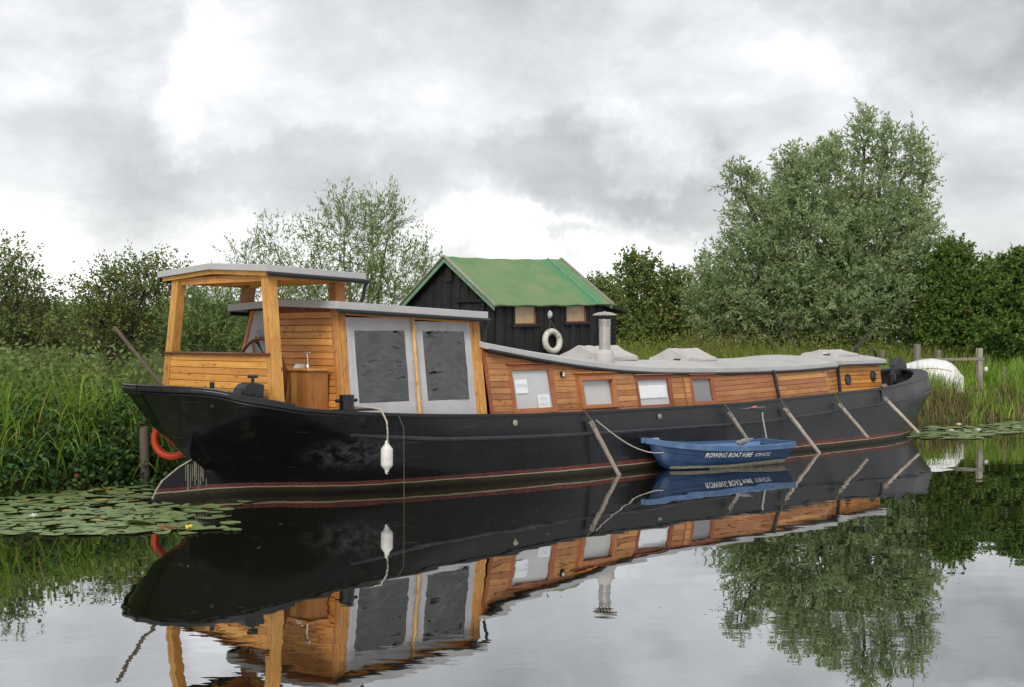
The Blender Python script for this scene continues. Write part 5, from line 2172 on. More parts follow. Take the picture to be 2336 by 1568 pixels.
for (x0, x1, z0, z1) in WSH:
    wr = empty('shed_window')
    wr.parent = shed
    mb = MB()
    t = 0.055
    for a, b, c, d in ((x0 - t, x1 + t, z1, z1 + t), (x0 - t, x0, z0, z1), (x1, x1 + t, z0, z1)):
        mb.slab(SH(a, NY - 0.062, c), SH(b, NY - 0.062, c), SH(b, NY - 0.062, d), SH(a, NY - 0.062, d), (0, -0.06, 0))
    mb.slab(SH(x0 - 0.10, NY - 0.10, z0 - 0.06), SH(x1 + 0.10, NY - 0.10, z0 - 0.06), SH(x1 + 0.10, NY - 0.09, z0), SH(x0 - 0.10, NY - 0.09, z0), (0, -0.09, 0))
    mb.build('frame', M['tar_trim'], wr)
    mb = MB()
    i = 0.022
    for a, b, c, d in ((x0, x1, z1 - i, z1), (x0, x1, z0, z0 + i), (x0, x0 + i, z0 + i, z1 - i), (x1 - i, x1, z0 + i, z1 - i)):
        mb.slab(SH(a, NY - 0.03, c), SH(b, NY - 0.03, c), SH(b, NY - 0.03, d), SH(a, NY - 0.03, d), (0, -0.03, 0))
    mb.build('sash', M['hardwood'], wr)
    mb = MB()
    mb.add([SH(x0, NY - 0.015, z0), SH(x1, NY - 0.015, z0), SH(x1, NY - 0.015, z1), SH(x0, NY - 0.015, z1)], [(0, 1, 2, 3)])
    mb.build('pane', M['glass'], wr)
    mb = MB()
    n = 18
    for q in range(n):
        a = x0 + (x1 - x0) * q / n
        mb.slab(SH(a, NY + 0.02, z0), SH(a + (x1 - x0) / n * 0.86, NY + 0.02, z0), SH(a + (x1 - x0) / n * 0.86, NY + 0.02, z1), SH(a, NY + 0.02, z1), (0, -0.008, 0))
    mb.add([SH(x0, NY + 0.045, z0), SH(x1, NY + 0.045, z0), SH(x1, NY + 0.045, z1), SH(x0, NY + 0.045, z1)], [(0, 1, 2, 3)])
    mb.build('bamboo_blind', M['bamboo'], wr)
# roof
sr = empty('shed_roof')
sr.parent = shed
mb = MB()
OV = 1.76
nx = 16
for s in (-1, 1):
    rows = []
    for j in range(9):
        t = j / 8
        y = s * OV * t
        row = []
        for i in range(nx + 1):
            x = -0.04 + (3.80 + 0.04) * i / nx
            sag = -0.028 * math.sin(math.pi * i / nx) * (1 - 0.5 * t) + 0.010 * math.sin(i * 1.9 + j * 2.3)
            row.append(SH(x, y, rz(y) + sag))
        rows.append(row)
    # rolled edge at the eave
    rows.append([p + Vector((0, s * 0.02, -0.035)) for p in rows[-1]])
    rows.append([p + Vector((0, -s * 0.03, -0.03)) for p in rows[-1]])
    mb.loft(rows if s > 0 else [r[::-1] for r in rows], closed=False)
mb.build('felt', M['felt'], sr, smooth=True)
mb = MB()
for s in (-1, 1):
    mb.slab(SH(0.0, s * OV * 0.99, rz(OV) - 0.05), SH(3.75, s * OV * 0.99, rz(OV) - 0.05), SH(3.75, 0, ZR - 0.045), SH(0.0, 0, ZR - 0.045), (0, 0, 0.02))
mb.build('roof_boarding', M['tar_trim'], sr)
for x0 in (-0.065, 3.775):
    for s in (-1, 1):
        mb = MB()
        a, b = SH(x0, s * (OV + 0.02), rz(OV + 0.02)), SH(x0, 0, ZR)
        mb.hexa([a + Vector((0, 0, -0.135)), a + Vector((0.03, 0, -0.135)), b + Vector((0.03, 0, -0.135)), b + Vector((0, 0, -0.135)), a + Vector((0, 0, -0.01)), a + Vector((0.03, 0, -0.01)), b + Vector((0.03, 0, -0.01)), b + Vector((0, 0, -0.01))])
        mb.build('bargeboard', M['fascia_green'], sr)
for x0 in (-0.10, 3.76):
    for s in (-1, 1):
        mb = MB()
        a, b = SH(x0, s * (OV + 0.08), rz(OV + 0.08)), SH(x0, 0, ZR)
        mb.hexa([a + Vector((0, 0, -0.005)), a + Vector((0.07, 0, -0.005)), b + Vector((0.07, 0, -0.005)), b + Vector((0, 0, -0.005)), a + Vector((0, 0, 0.035)), a + Vector((0.07, 0, 0.035)), b + Vector((0.07, 0, 0.035)), b + Vector((0, 0, 0.035))])
        mb.build('verge_batten', M['grey_wood'], sr)
# fold seam across the felt
mb = MB()
mb.tube([SH(3.32, -OV * t, rz(OV * t) + 0.012) for t in np.linspace(0, 1, 9)], 0.018, 6)
mb.build('felt_seam', M['fascia_green'], sr, smooth=True)
# lean-to of horizontal boards
lt = empty('lean_to')
lt.parent = shed
for k in range(20):
    z0 = 0.75 + 0.118 * k
    z1 = z0 + 0.118
    if z1 > 3.0:
        break
    xe = 4.58
    for nm, P4 in (('board', [SH(3.64, -1.2, z0), SH(xe, -1.2, z0), SH(xe, -1.2, z1), SH(3.64, -1.2, z1)]),):
        mb = MB()
        a, b, c, d = P4
        mb.hexa([a, b, b + Vector((0, 0.03, 0)), a + Vector((0, 0.03, 0)), d + Vector((0, 0.022, 0)), c + Vector((0, 0.022, 0)), c + Vector((0, 0.035, 0)), d + Vector((0, 0.035, 0))])
        mb.build(nm, M['tar'], lt)
mb = MB()
mb.slab(SH(4.58, -1.18, 0.75), SH(4.58, 1.2, 0.75), SH(4.58, 1.2, 2.95), SH(4.58, -1.18, 2.95), (0.03, 0, 0))
mb.build('end_wall', M['tar'], lt)
mb = MB()
mb.slab(SH(3.60, -1.36, 3.12), SH(4.86, -1.36, 2.86), SH(4.86, 1.3, 2.86), SH(3.60, 1.3, 3.12), (0.0, 0, 0.06))
mb.build('lean_to_roof', M['tar_trim'], lt)

# things on the shed wall
lamp = empty('wall_light', shed.matrix_basis @ SH(1.80, NY - 0.045, 2.80), SA)
tag(lamp, 'small oval bulkhead light on the shed wall between its windows', 'lamp')
mb = MB()
mb.lathe([(0.0, 0), (0.055, 0), (0.06, 0.02), (0.05, 0.03), (0.0, 0.03)], n=18, mat=Matrix.Rotation(R(90), 3, 'X') @ Matrix.Diagonal((1, 1.7, 1)))
mb.build('lamp_base', M['white'], lamp, smooth=True)
mb = MB()
mb.lathe([(0.047, 0.03), (0.042, 0.06), (0.025, 0.078), (0.0, 0.082)], n=16, mat=Matrix.Rotation(R(90), 3, 'X') @ Matrix.Diagonal((1, 1.7, 1)))
mb.build('lamp_glass', M['blind'], lamp, smooth=True)
mb = MB()
for z in (-0.04, 0, 0.04):
    mb.tube([(-0.05, -0.03, z), (-0.03, -0.08, z), (0.03, -0.08, z), (0.05, -0.03, z)], 0.005, 5)
mb.build('guard_bar', M['white'], lamp)
buoy = empty('lifebuoy', shed.matrix_basis @ SH(1.82, NY - 0.13, 2.165), SA)
tag(buoy, 'cream lifebuoy hung by a cord on the black shed wall', 'lifebuoy')
mb = MB()
mb.torus((0, 0, 0), 0.235, 0.073, Matrix.Rotation(R(84), 3, 'X'), 40, 14)
mb.build('buoy_ring', M['buoy'], buoy, smooth=True)
mb = MB()
mb.tube([(-0.12, -0.02, 0.26), (-0.01, 0.06, 0.50), (0.10, -0.02, 0.27)], 0.008, 6)
mb.build('hanging_cord', M['rope_dark'], buoy)
mb = MB()
for k in range(4):
    a = k * math.pi / 2 + 0.6
    p = Vector((0.235 * math.cos(a), 0, 0.235 * math.sin(a)))
    d = Vector((-math.sin(a), 0, math.cos(a)))
    mb.torus(p, 0.076, 0.006, d.to_track_quat('Z', 'Y').to_matrix(), 14, 5)
mb.build('grab_band', M['rope'], buoy)

# ------------------------------------------------------------------ landing stage on the right
jet = empty('landing_stage', (13.1, 39.0, 0.0), R(14))
tag(jet, 'weathered timber landing stage with handrail in the reeds beyond the bow', 'landing stage')
for x, y, zt, r in ((0.86, 0.0, 1.98, 0.075), (-1.0, 0.35, 2.10, 0.075), (0.84, 2.2, 1.9, 0.075), (-1.0, 2.4, 1.9, 0.075)):
    mb = MB()
    mb.box(x - r, x + r, y - r, y + r, -0.6, zt)
    mb.build('post', M['grey_wood'], jet, bevel=0.01)
mb = MB()
mb.hexa([(-1.1, 0.24, 1.60), (0.96, -0.11, 1.62), (0.96, -0.075, 1.62), (-1.1, 0.275, 1.60), (-1.1, 0.24, 1.68), (0.96, -0.11, 1.70), (0.96, -0.075, 1.70), (-1.1, 0.275, 1.68)])
mb.build('handrail', M['grey_wood'], jet)
mb = MB()
mb.box(-1.1, 0.96, -0.17, -0.11, 0.58, 0.80)
mb.build('fascia_beam', M['grey_wood'], jet, bevel=0.008)
for k in range(14):
    mb = MB()
    x = -1.1 + k * 0.149
    mb.box(x, x + 0.142, -0.17, 2.45, 0.802, 0.836)
    mb.build('plank', M['grey_wood'], jet)
for x, y in ((14.75, 39.4), (15.75, 39.3)):
    mb = MB()
    mb.tube([(0, 0, -0.4), (0.01, 0, 0.7), (0, 0, 1.42)], 0.055, 10)
    o = mb.build('mooring_stake', M['grey_wood'], smooth=True)
    o.location = (x, y, 0)
    tag(o, 'round weathered stake in the reeds right of the landing stage' if x < 15 else 'round weathered stake at the edge of the reeds, farthest right', 'stake', 'stakes in the reeds')
mb = MB()
mb.lathe([(0.0, -0.07), (0.04, -0.06), (0.06, 0.0), (0.04, 0.06), (0.0, 0.07)], n=12)
o = mb.build('float', M['white'], smooth=True)
o.location = (14.06, 39.0, 1.36)
tag(o, 'small white float hanging on the landing stage post', 'float')
# white upturned boat
ub = empty('upturned_boat', (11.95, 38.4, 0.72), R(-16))
tag(ub, 'white upturned boat hull lying in the reeds beside the landing stage', 'boat')
rings = []
for i in range(19):
    t = i / 18
    x = -1.30 + 2.40 * t
    rnd_ = (1 - max(0.0, (t - 0.80) / 0.20) ** 2.2 * 0.55)
    w = 0.62 * min(1, (0.04 + t * 2.0)) ** 0.7 * rnd_
    h = 0.92 * (0.50 + 0.62 * min(1, t * 1.5) ** 0.8 - 0.40 * max(0, t - 0.5)) * rnd_ ** 0.6
    ring = []
    for a in np.linspace(0, math.pi, 15):
        y = w * math.cos(a)
        z = h * math.sin(a) ** 0.7
        ring.append(Vector((x, y, z)))
    rings.append(ring)
mb = MB()
mb.loft(rings, closed=False)
cap = rings[-1]
mid = [Vector((p.x + 0.07, p.y * 0.85, p.z * 0.88)) for p in cap]
mb.loft([cap, mid], closed=False)
mb.add(mid, [tuple(range(len(mid)))])
mb.add(rings[0], [tuple(range(len(cap) - 1, -1, -1))])
mb.build('boat_hull', M['white'], ub, smooth=True)
mb = MB()
for s in (-1, 1):
    mb.tube([r[0 if s > 0 else -1] + Vector((0, s * 0.02, 0.02)) for r in rings], 0.035, 6)
mb.build('gunwale', M['white'], ub, smooth=True)
mb = MB()
mb.tube([rings[9][k] + Vector((0, 0, 0.015)) for k in range(15)], 0.012, 5)
mb.tube([Vector((rings[i][11].x, rings[i][11].y - 0.01, rings[i][11].z)) for i in range(6, 17)], 0.012, 5)
mb.build('lashing', M['rope'], ub)


# ------------------------------------------------------------------ foliage tools
def np_mesh(name, V, F, rnd, mat, parent=None, smooth=False):
    me = bpy.data.meshes.new(name)
    V = np.asarray(V, np.float32)
    F = np.asarray(F, np.int32)
    nf, k = F.shape
    me.vertices.add(len(V))
    me.vertices.foreach_set('co', V.ravel())
    me.loops.add(nf * k)
    me.loops.foreach_set('vertex_index', F.ravel())
    me.polygons.add(nf)
    me.polygons.foreach_set('loop_start', np.arange(0, nf * k, k, dtype=np.int32))
    if smooth:
        me.polygons.foreach_set('use_smooth', np.ones(nf, dtype=bool))
    me.update(calc_edges=True)
    at = me.attributes.new('rnd', 'FLOAT', 'FACE')
    at.data.foreach_set('value', np.asarray(rnd, np.float32))
    me.materials.append(mat)
    o = bpy.data.objects.new(name, me)
    col.objects.link(o)
    if parent is not None:
        o.parent = parent
    return o


def unit(a):
    return a / np.maximum(np.linalg.norm(a, axis=-1, keepdims=True), 1e-9)


def leaf_quads(P, D, L, Wd, rng):
    """Pointed leaves: base, two shoulders, tip."""
    n = len(P)
    S = unit(np.cross(D, unit(rng.normal(size=(n, 3)))))
    mid = P + D * (L * 0.42)[:, None]
    V = np.stack([P, mid + S * (Wd * 0.5)[:, None], P + D * L[:, None], mid - S * (Wd * 0.5)[:, None]], 1).reshape(-1, 3)
    F = np.arange(4 * n).reshape(n, 4)
    return V, F


def blades(name, base, h, w, lean, az, curl, mat, rng, rnd=None, parent=None, segs=5):
    """Arching strap leaves."""
    n = len(base)
    t = np.linspace(0, 1, segs + 1)
    d = np.stack([np.cos(az), np.sin(az), np.zeros(n)], 1)
    s = np.stack([-np.sin(az), np.cos(az), np.zeros(n)], 1)
    tw = rng.uniform(-0.7, 0.7, n)
    s = s * np.cos(tw)[:, None] + d * np.sin(tw)[:, None]
    pos = base.copy()
    rows = []
    for i in range(segs + 1):
        ang = lean + curl * t[i] ** 1.5
        if i:
            a2 = lean + curl * ((t[i] + t[i - 1]) / 2) ** 1.5
            pos = pos + (d * np.sin(a2)[:, None] + np.array([0, 0, 1.0]) * np.cos(a2)[:, None]) * (h / segs)[:, None]
        ww = w * (1 - t[i] ** 2.2) * (0.6 + 0.4 * min(1, 4 * t[i])) + 0.0006
        rows.append((pos - s * (ww / 2)[:, None], pos + s * (ww / 2)[:, None]))
    V = np.stack([r for pr in rows for r in pr], 1).reshape(-1, 3)
    k = 2 * (segs + 1)
    b = (np.arange(n) * k)[:, None]
    F = np.concatenate([np.stack([b[:, 0] + 2 * i, b[:, 0] + 2 * i + 1, b[:, 0] + 2 * i + 3, b[:, 0] + 2 * i + 2], 1) for i in range(segs)], 0)
    if rnd is None:
        rnd = rng.uniform(0, 1, n)
    rn = np.tile(rnd, segs)
    return np_mesh(name, V, F, rn, mat, parent, smooth=True)


def limb(mb, a, b, r0, r1, rng, n=5, wob=0.06):
    a, b = Vector(a), Vector(b)
    L = (b - a).length
    pts = []
    for i in range(n + 1):
        t = i / n
        p = a.lerp(b, t)
        p += Vector(rng.normal(size=3)) * wob * L * math.sin(math.pi * t) * 0.5
        p.z += 0.10 * L * math.sin(math.pi * t) * (0.6)
        pts.append(p)
    mb.tube(pts, [r0 + (r1 - r0) * i / n for i in range(n + 1)], 6, caps=False)
    return pts


def tree(name, label, base, lobes, twigs, per, leafL, leafW, mat, bark, group=None, cat='tree', up=0.5, shell=(0.35, 1.0), twigL=(0.4, 0.8), seed=1, stems=1, trunk_r=0.16, limbs=40, droop=0.0, spread=0.55, berries=0):
    rng = np.random.default_rng(seed)
    root = empty(name, base)
    tag(root, label, cat, group)
    bx = np.array(base)
    # trunk and limbs
    mb = MB()
    cen = [np.array(l[:3]) - bx for l in lobes]
    low = min(c[2] for c in cen)
    starts = []
    for s in range(stems):
        a = np.array([rng.uniform(-0.25, 0.25) * stems ** 0.7, rng.uniform(-0.2, 0.2) * stems ** 0.7, -0.15])
        b = a * 2.0 + np.array([rng.normal() * 0.25, rng.normal() * 0.25, max(0.35, 0.35 * low)])
        limb(mb, a, b, trunk_r, trunk_r * 0.75, rng, 4, 0.03)
        starts.append(b)
    for c in cen:
        st = min(starts, key=lambda q: np.linalg.norm((q - c)[:2]))
        limb(mb, st, c, trunk_r * 0.62, trunk_r * 0.22, rng, 6)
    wts = np.array([l[6] if len(l) > 6 else l[3] * l[4] * l[5] for l in lobes], float)
    wts /= wts.sum()
    idx = rng.choice(len(lobes), twigs, p=wts)
    Cn = np.array(cen)[idx]
    Rd = np.array([l[3:6] for l in lobes])[idx]
    dirs = unit(rng.normal(size=(twigs, 3)))
    rad = (shell[0] ** 2 + (shell[1] ** 2 - shell[0] ** 2) * rng.uniform(0, 1, twigs)) ** 0.5
    # broken outline: the shell is lumpy
    lump = 1 + 0.16 * np.sin(dirs[:, 0] * 6.1 + idx) * np.sin(dirs[:, 2] * 5.3 + 1.7 * idx) + 0.10 * np.sin(dirs[:, 1] * 9.7 + dirs[:, 2] * 8.1)
    T = Cn + dirs * Rd * (rad * lump)[:, None]
    keep = T[:, 2] > -0.05
    T, dirs = T[keep], dirs[keep]
    n = len(T)
    td = unit(dirs * 0.75 + np.array([0, 0, up]) + rng.normal(size=(n, 3)) * 0.35)
    tl = rng.uniform(twigL[0], twigL[1], n)
    for j in rng.choice(n, min(limbs, n), replace=False):
        c = cen[int(np.argmin([np.linalg.norm(T[j] - q) for q in cen]))]
        limb(mb, c + rng.normal(size=3) * 0.08, T[j] + td[j] * tl[j] * 0.6, trunk_r * 0.16, 0.006, rng, 4, 0.05)
    for v in range(len(mb.v)):
        pass
    mb.build('trunk', bark, root, smooth=False)
    # leaves along every twig
    s = rng.uniform(0.05, 1.0, (n, per))
    P = T[:, None, :] + td[:, None, :] * (s * tl[:, None])[:, :, None]
    P[..., 2] -= droop * (s * tl[:, None]) ** 2
    side = unit(rng.normal(size=(n, per, 3)))
    D = unit(td[:, None, :] * (1 - spread) + side * spread + np.array([0, 0, -droop * 0.4]))
    m = n * per
    P = P.reshape(m, 3) + rng.normal(size=(m, 3)) * 0.02
    D = D.reshape(m, 3)
    L = rng.uniform(0.65, 1.25, m) * leafL
    Wd = rng.uniform(0.75, 1.2, m) * leafW
    V, F = leaf_quads(P, D, L, Wd, rng)
    big = 0.17 * np.sin(T[:, 0] * 1.9 + seed) * np.sin(T[:, 2] * 2.3 + 1.3 * seed) + 0.12 * np.sin(T[:, 0] * 4.7 + T[:, 1] * 3.1 + T[:, 2] * 5.3)
    tone = np.clip(np.repeat(rng.normal(0.45, 0.15, n) + big, per) + rng.normal(0, 0.15, m), 0, 0.96)
    if berries:
        tone[rng.choice(m, int(m * berries), replace=False)] = 1.0
    np_mesh('crown', V, F, tone, mat, root)
    # bare twig wood so that the shoots read as shoots
    q = rng.choice(n, min(n, 900), replace=False)
    a = T[q] - td[q] * 0.25
    b = T[q] + td[q] * tl[q][:, None]
    sd = unit(np.cross(td[q], rng.normal(size=(len(q), 3)))) * 0.006
    V = np.stack([a - sd, a + sd, b + sd * 0.3, b - sd * 0.3], 1).reshape(-1, 3)
    np_mesh('twigs', V, np.arange(4 * len(q)).reshape(-1, 4), np.full(len(q), 0.2), bark, root)
    return root


GZ = 0.92


def lob(x, y, Y, rx, rz, ry=None, wt=None):
    """lobe centred where the frame shows (x, y) at distance Y, radii in frame units"""
    k = Y / 3000.0
    l = [(x - 1168) * k, Y, EYE + (770 - y) * k, rx * k, (ry if ry else rx * k * 0.85), rz * k]
    return tuple(l) + ((wt,) if wt else ())


def gx(x, Y):
    return (x - 1168) * Y / 3000.0


# big crack willow behind the bow
Yw = 48.0
tree('willow_tree', 'big rounded grey-green willow with feathery top shoots, tallest tree behind the bow', (gx(1900, Yw), Yw, GZ), [
    lob(1715, 650, Yw, 115, 120), lob(1850, 580, Yw, 160, 145), lob(2010, 560, Yw, 130, 140), lob(2075, 670, Yw, 78, 110), lob(1900, 690, Yw, 190, 95),
    lob(1750, 500, Yw, 88, 85), lob(1855, 440, Yw, 92, 72), lob(1985, 435, Yw, 58, 85), lob(2080, 460, Yw, 46, 80), lob(2100, 560, Yw, 50, 100),
    lob(1972, 318, Yw, 20, 62, wt=0.8), lob(2025, 345, Yw, 17, 60, wt=0.65), lob(2085, 362, Yw, 16, 60, wt=0.65), lob(1690, 418, Yw, 28, 34, wt=0.6), lob(1895, 365, Yw, 34, 34, wt=0.9), lob(2110, 400, Yw, 12, 40, wt=0.3), lob(1815, 385, Yw, 40, 30, wt=0.8),
    lob(1640, 700, Yw, 58, 75, wt=3.0), lob(1800, 720, Yw, 155, 65), lob(2030, 730, Yw, 95, 60)],
    9300, 13, 0.19, 0.060, M['willow'], M['bark'], up=0.6, shell=(0.45, 1.0), twigL=(0.3, 0.75), seed=21, stems=4, trunk_r=0.22, limbs=110, group='trees along the far bank')

# slender osiers behind the wheelhouse
Yo = 38.0
tree('osier_tree', 'thin see-through willow with narrow leaves rising behind the wheelhouse', (gx(800, Yo), Yo, GZ), [
    lob(800, 580, Yo, 90, 105), lob(870, 585, Yo, 55, 95), lob(700, 615, Yo, 75, 65), lob(610, 620, Yo, 55, 60), lob(900, 640, Yo, 90, 80), lob(965, 630, Yo, 40, 60),
    lob(790, 510, Yo, 20, 50, wt=0.30), lob(850, 515, Yo, 45, 48, wt=0.6), lob(885, 505, Yo, 26, 40, wt=0.3), lob(625, 555, Yo, 26, 32, wt=0.25), lob(720, 555, Yo, 24, 32, wt=0.22), lob(560, 600, Yo, 26, 40, wt=0.22),
    lob(800, 700, Yo, 170, 70), lob(640, 690, Yo, 110, 70)],
    1500, 13, 0.15, 0.030, M['osier'], M['bark_green'], up=0.8, shell=(0.25, 1.05), twigL=(0.45, 1.0), seed=33, stems=5, trunk_r=0.075, limbs=70, spread=0.45, group='trees along the far bank')
tree('osier_bush', 'leafy green willow bush seen through the open wheelhouse', (gx(480, 33.0), 33.0, GZ), [
    lob(480, 780, 33, 70, 60), lob(430, 750, 33, 55, 60), lob(520, 740, 33, 50, 70), lob(475, 700, 33, 60, 55, wt=0.15)],
    650, 14, 0.13, 0.032, M['osier'], M['bark_green'], up=0.7, twigL=(0.35, 0.8), seed=35, stems=6, trunk_r=0.03, limbs=60, group='bushes on the far bank', cat='bush')
# thorns on the left
tree('hawthorn_tree', 'dark hawthorn with loose spiky top left of the wheelhouse canopy', (gx(300, 34.0), 34.0, GZ), [
    lob(290, 700, 34, 90, 75), lob(330, 665, 34, 70, 55), lob(250, 675, 34, 50, 45), lob(360, 710, 34, 70, 80), lob(230, 730, 34, 60, 60), lob(300, 760, 34, 120, 50),
    lob(345, 625, 34, 38, 28, wt=0.12), lob(265, 635, 34, 28, 24, wt=0.08), lob(200, 680, 34, 28, 24, wt=0.08), lob(385, 630, 34, 22, 28, wt=0.06), lob(225, 660, 34, 24, 20, wt=0.06), lob(315, 622, 34, 20, 22, wt=0.05)],
    1080, 12, 0.085, 0.055, M['thorn'], M['bark'], up=0.5, shell=(0.2, 1.12), twigL=(0.3, 0.75), seed=41, stems=3, trunk_r=0.10, limbs=90, berries=0.02, group='trees along the far bank')
tree('hawthorn_tree', 'dark hawthorn with long bare-ended shoots at the left edge of the picture', (gx(-45, 31.0), 31.0, GZ), [
    lob(-40, 710, 31, 105, 90), lob(-30, 640, 31, 60, 50), lob(30, 720, 31, 70, 60), lob(40, 640, 31, 40, 22, wt=0.10), lob(25, 605, 31, 28, 26, wt=0.08), lob(90, 655, 31, 42, 12, wt=0.06), lob(85, 690, 31, 36, 14, wt=0.06), lob(60, 760, 31, 90, 45)],
    760, 12, 0.085, 0.055, M['thorn'], M['bark'], up=0.4, shell=(0.2, 1.12), twigL=(0.3, 0.8), seed=43, stems=3, trunk_r=0.09, limbs=70, group='trees along the far bank')
tree('hedge_bush', 'low dark scrub between the two hawthorns at the left', (gx(130, 42.0), 42.0, GZ), [
    lob(90, 745, 42, 90, 40), lob(180, 750, 42, 80, 42), lob(250, 760, 42, 90, 45), lob(20, 750, 42, 90, 42)],
    1500, 13, 0.11, 0.075, M['thorn'], M['bark'], up=0.4, twigL=(0.25, 0.6), seed=45, stems=5, trunk_r=0.05, limbs=30, cat='bush', group='bushes on the far bank')
# dark scrub right of the shed
tree('scrub_tree', 'dark green bushy tree between the shed and the big willow', (gx(1480, 58.0), 58.0, GZ), [
    lob(1470, 700, 58, 95, 85), lob(1540, 710, 58, 85, 75), lob(1450, 640, 58, 55, 42), lob(1530, 650, 58, 45, 35), lob(1490, 760, 58, 150, 50), lob(1600, 740, 58, 70, 70), lob(1455, 610, 58, 30, 22, wt=0.6), lob(1400, 745, 58, 60, 55)],
    2600, 13, 0.15, 0.10, M['thorn'], M['bark'], up=0.5, shell=(0.3, 1.05), twigL=(0.3, 0.75), seed=51, stems=4, trunk_r=0.12, limbs=50, group='trees along the far bank')
tree('scrub_tree', 'small dark bush peeping over the right slope of the green roof', (gx(1375, 50.0), 50.0, GZ), [
    lob(1370, 700, 50, 45, 50), lob(1355, 670, 50, 26, 28), lob(1390, 750, 50, 50, 50)],
    600, 13, 0.13, 0.085, M['thorn'], M['bark'], up=0.6, twigL=(0.3, 0.6), seed=53, stems=2, trunk_r=0.08, limbs=25, group='trees along the far bank')
# thorn hedge with haws at the right
tree('hedge_tree', 'green thorn hedge tree flecked with red haws right of the big willow', (gx(2215, 47.0), 47.0, GZ), [
    lob(2190, 690, 47, 95, 95), lob(2160, 640, 47, 60, 60), lob(2260, 700, 47, 80, 90), lob(2210, 770, 47, 130, 50), lob(2175, 590, 47, 36, 30, wt=0.5), lob(2140, 720, 47, 70, 80)],
    3400, 14, 0.125, 0.085, M['thorn_red'], M['bark'], up=0.45, shell=(0.5, 1.02), twigL=(0.25, 0.55), seed=61, stems=4, trunk_r=0.11, limbs=40, berries=0.004, group='trees along the far bank')
tree('hedge_tree', 'green thorn hedge tree with twiggy top at the right edge of the picture', (gx(2350, 45.0), 45.0, GZ), [
    lob(2340, 680, 45, 80, 85), lob(2400, 690, 45, 80, 100), lob(2330, 770, 45, 110, 50), lob(2325, 615, 45, 40, 30, wt=0.5)],
    2300, 14, 0.125, 0.085, M['thorn_red'], M['bark'], up=0.45, shell=(0.5, 1.02), twigL=(0.25, 0.55), seed=63, stems=4, trunk_r=0.11, limbs=40, berries=0.004, group='trees along the far bank')

# dark hedge far behind the meadow
for i, (xa, Yh, sd) in enumerate(((1330, 66, 71), (1560, 64, 72), (1800, 63, 73), (2050, 62, 74), (2280, 60, 75))):
    tree('far_hedge', ('low dark hedge bush far behind the shed', 'low dark hedge bush seen between scrub tree and willow', 'low dark hedge bush under the left half of the willow', 'low dark hedge bush under the right half of the willow', 'low dark hedge bush behind the thorn hedge at the right')[i], (gx(xa, Yh), Yh, GZ), [
        lob(xa - 80, 745, Yh, 95, 45), lob(xa + 30, 740, Yh, 100, 48), lob(xa + 110, 750, Yh, 80, 45)],
        950, 12, 0.17, 0.12, M['thorn'], M['bark'], up=0.4, twigL=(0.3, 0.6), seed=sd, stems=4, trunk_r=0.06, limbs=10, cat='bush', group='far hedge bushes')
for i, (xa, Yh, sd) in enumerate(((40, 52, 76), (420, 50, 77), (640, 52, 78))):
    tree('far_hedge', ('low dark hedge bush behind the hawthorn at the left edge', 'low dark hedge bush behind the open wheelhouse', 'low dark hedge bush behind the thin willow')[i], (gx(xa, Yh), Yh, GZ), [
        lob(xa - 100, 750, Yh, 100, 40), lob(xa + 10, 745, Yh, 110, 45), lob(xa + 120, 750, Yh, 100, 42)],
        900, 12, 0.15, 0.10, M['thorn'], M['bark'], up=0.4, twigL=(0.3, 0.6), seed=sd, stems=4, trunk_r=0.06, limbs=10, cat='bush', group='far hedge bushes')

# ------------------------------------------------------------------ bank vegetation (uncountable)
rng = np.random.default_rng(5)


def on_bank(n, u0, u1, s0, s1, rng, power=1.0):
    u = rng.uniform(u0, u1, n)
    s = s0 + (s1 - s0) * rng.uniform(0, 1, n) ** power
    e = np.array([edge(x) for x in u])
    v = e + s
    X = ORG.x + UD.x * u + VD.x * v
    Y = ORG.y + UD.y * u + VD.y * v
    Z = np.array([ground_z(x) for x in s])
    return np.stack([X, Y, Z], 1)


def stuff(o, label, cat):
    tag(o, label, cat)
    o['kind'] = 'stuff'
    return o


def clumped(n, nc, u0, u1, s0, s1, rng, rad=0.22):
    c = on_bank(nc, u0, u1, s0, s1, rng)
    i = rng.integers(0, nc, n)
    p = c[i] + np.concatenate([rng.normal(size=(n, 2)) * rad, np.zeros((n, 1))], 1)
    return p, i


# left bank sedge
n = 3600
p, ci = clumped(n, 110, -14, -5.4, 0.25, 2.6, rng, 0.15)
h = rng.uniform(0.6, 1.4, n)
o = blades('bank_sedge', p, h, rng.uniform(0.014, 0.034, n), rng.uniform(0.02, 0.40, n), rng.uniform(0, 6.28, n), rng.uniform(0.3, 2.2, n), M['sedge'], rng, np.clip(rng.normal(0.5, 0.22, n), 0, 1), segs=6)
stuff(o, 'tall arching sedge on the left bank behind the stern', 'sedge')
n = 420
p = on_bank(n, -13, -5.3, 0.0, 1.0, rng)
o = blades('arching_sedge', p, rng.uniform(0.9, 1.7, n), rng.uniform(0.020, 0.042, n), rng.uniform(0.1, 0.5, n), rng.uniform(3.4, 6.1, n), rng.uniform(1.0, 2.6, n), M['sedge'], rng, np.clip(rng.normal(0.62, 0.2, n), 0, 0.97), segs=8)
stuff(o, 'long pale sedge blades arching over the brambles at the left', 'sedge')
# rough herbage behind it
n = 10000
p = on_bank(n, -20, -4.0, 1.2, 11.0, rng)
h = rng.uniform(0.55, 1.15, n)
o = blades('rough_grass', p, h, rng.uniform(0.010, 0.024, n), rng.uniform(0.05, 0.5, n), rng.uniform(0, 6.28, n), rng.uniform(0.3, 1.5, n), M['rough'], rng, np.clip(rng.normal(0.42, 0.25, n), 0, 1), segs=4)
stuff(o, 'rough mixed grass in front of the thorns at the left', 'grass')


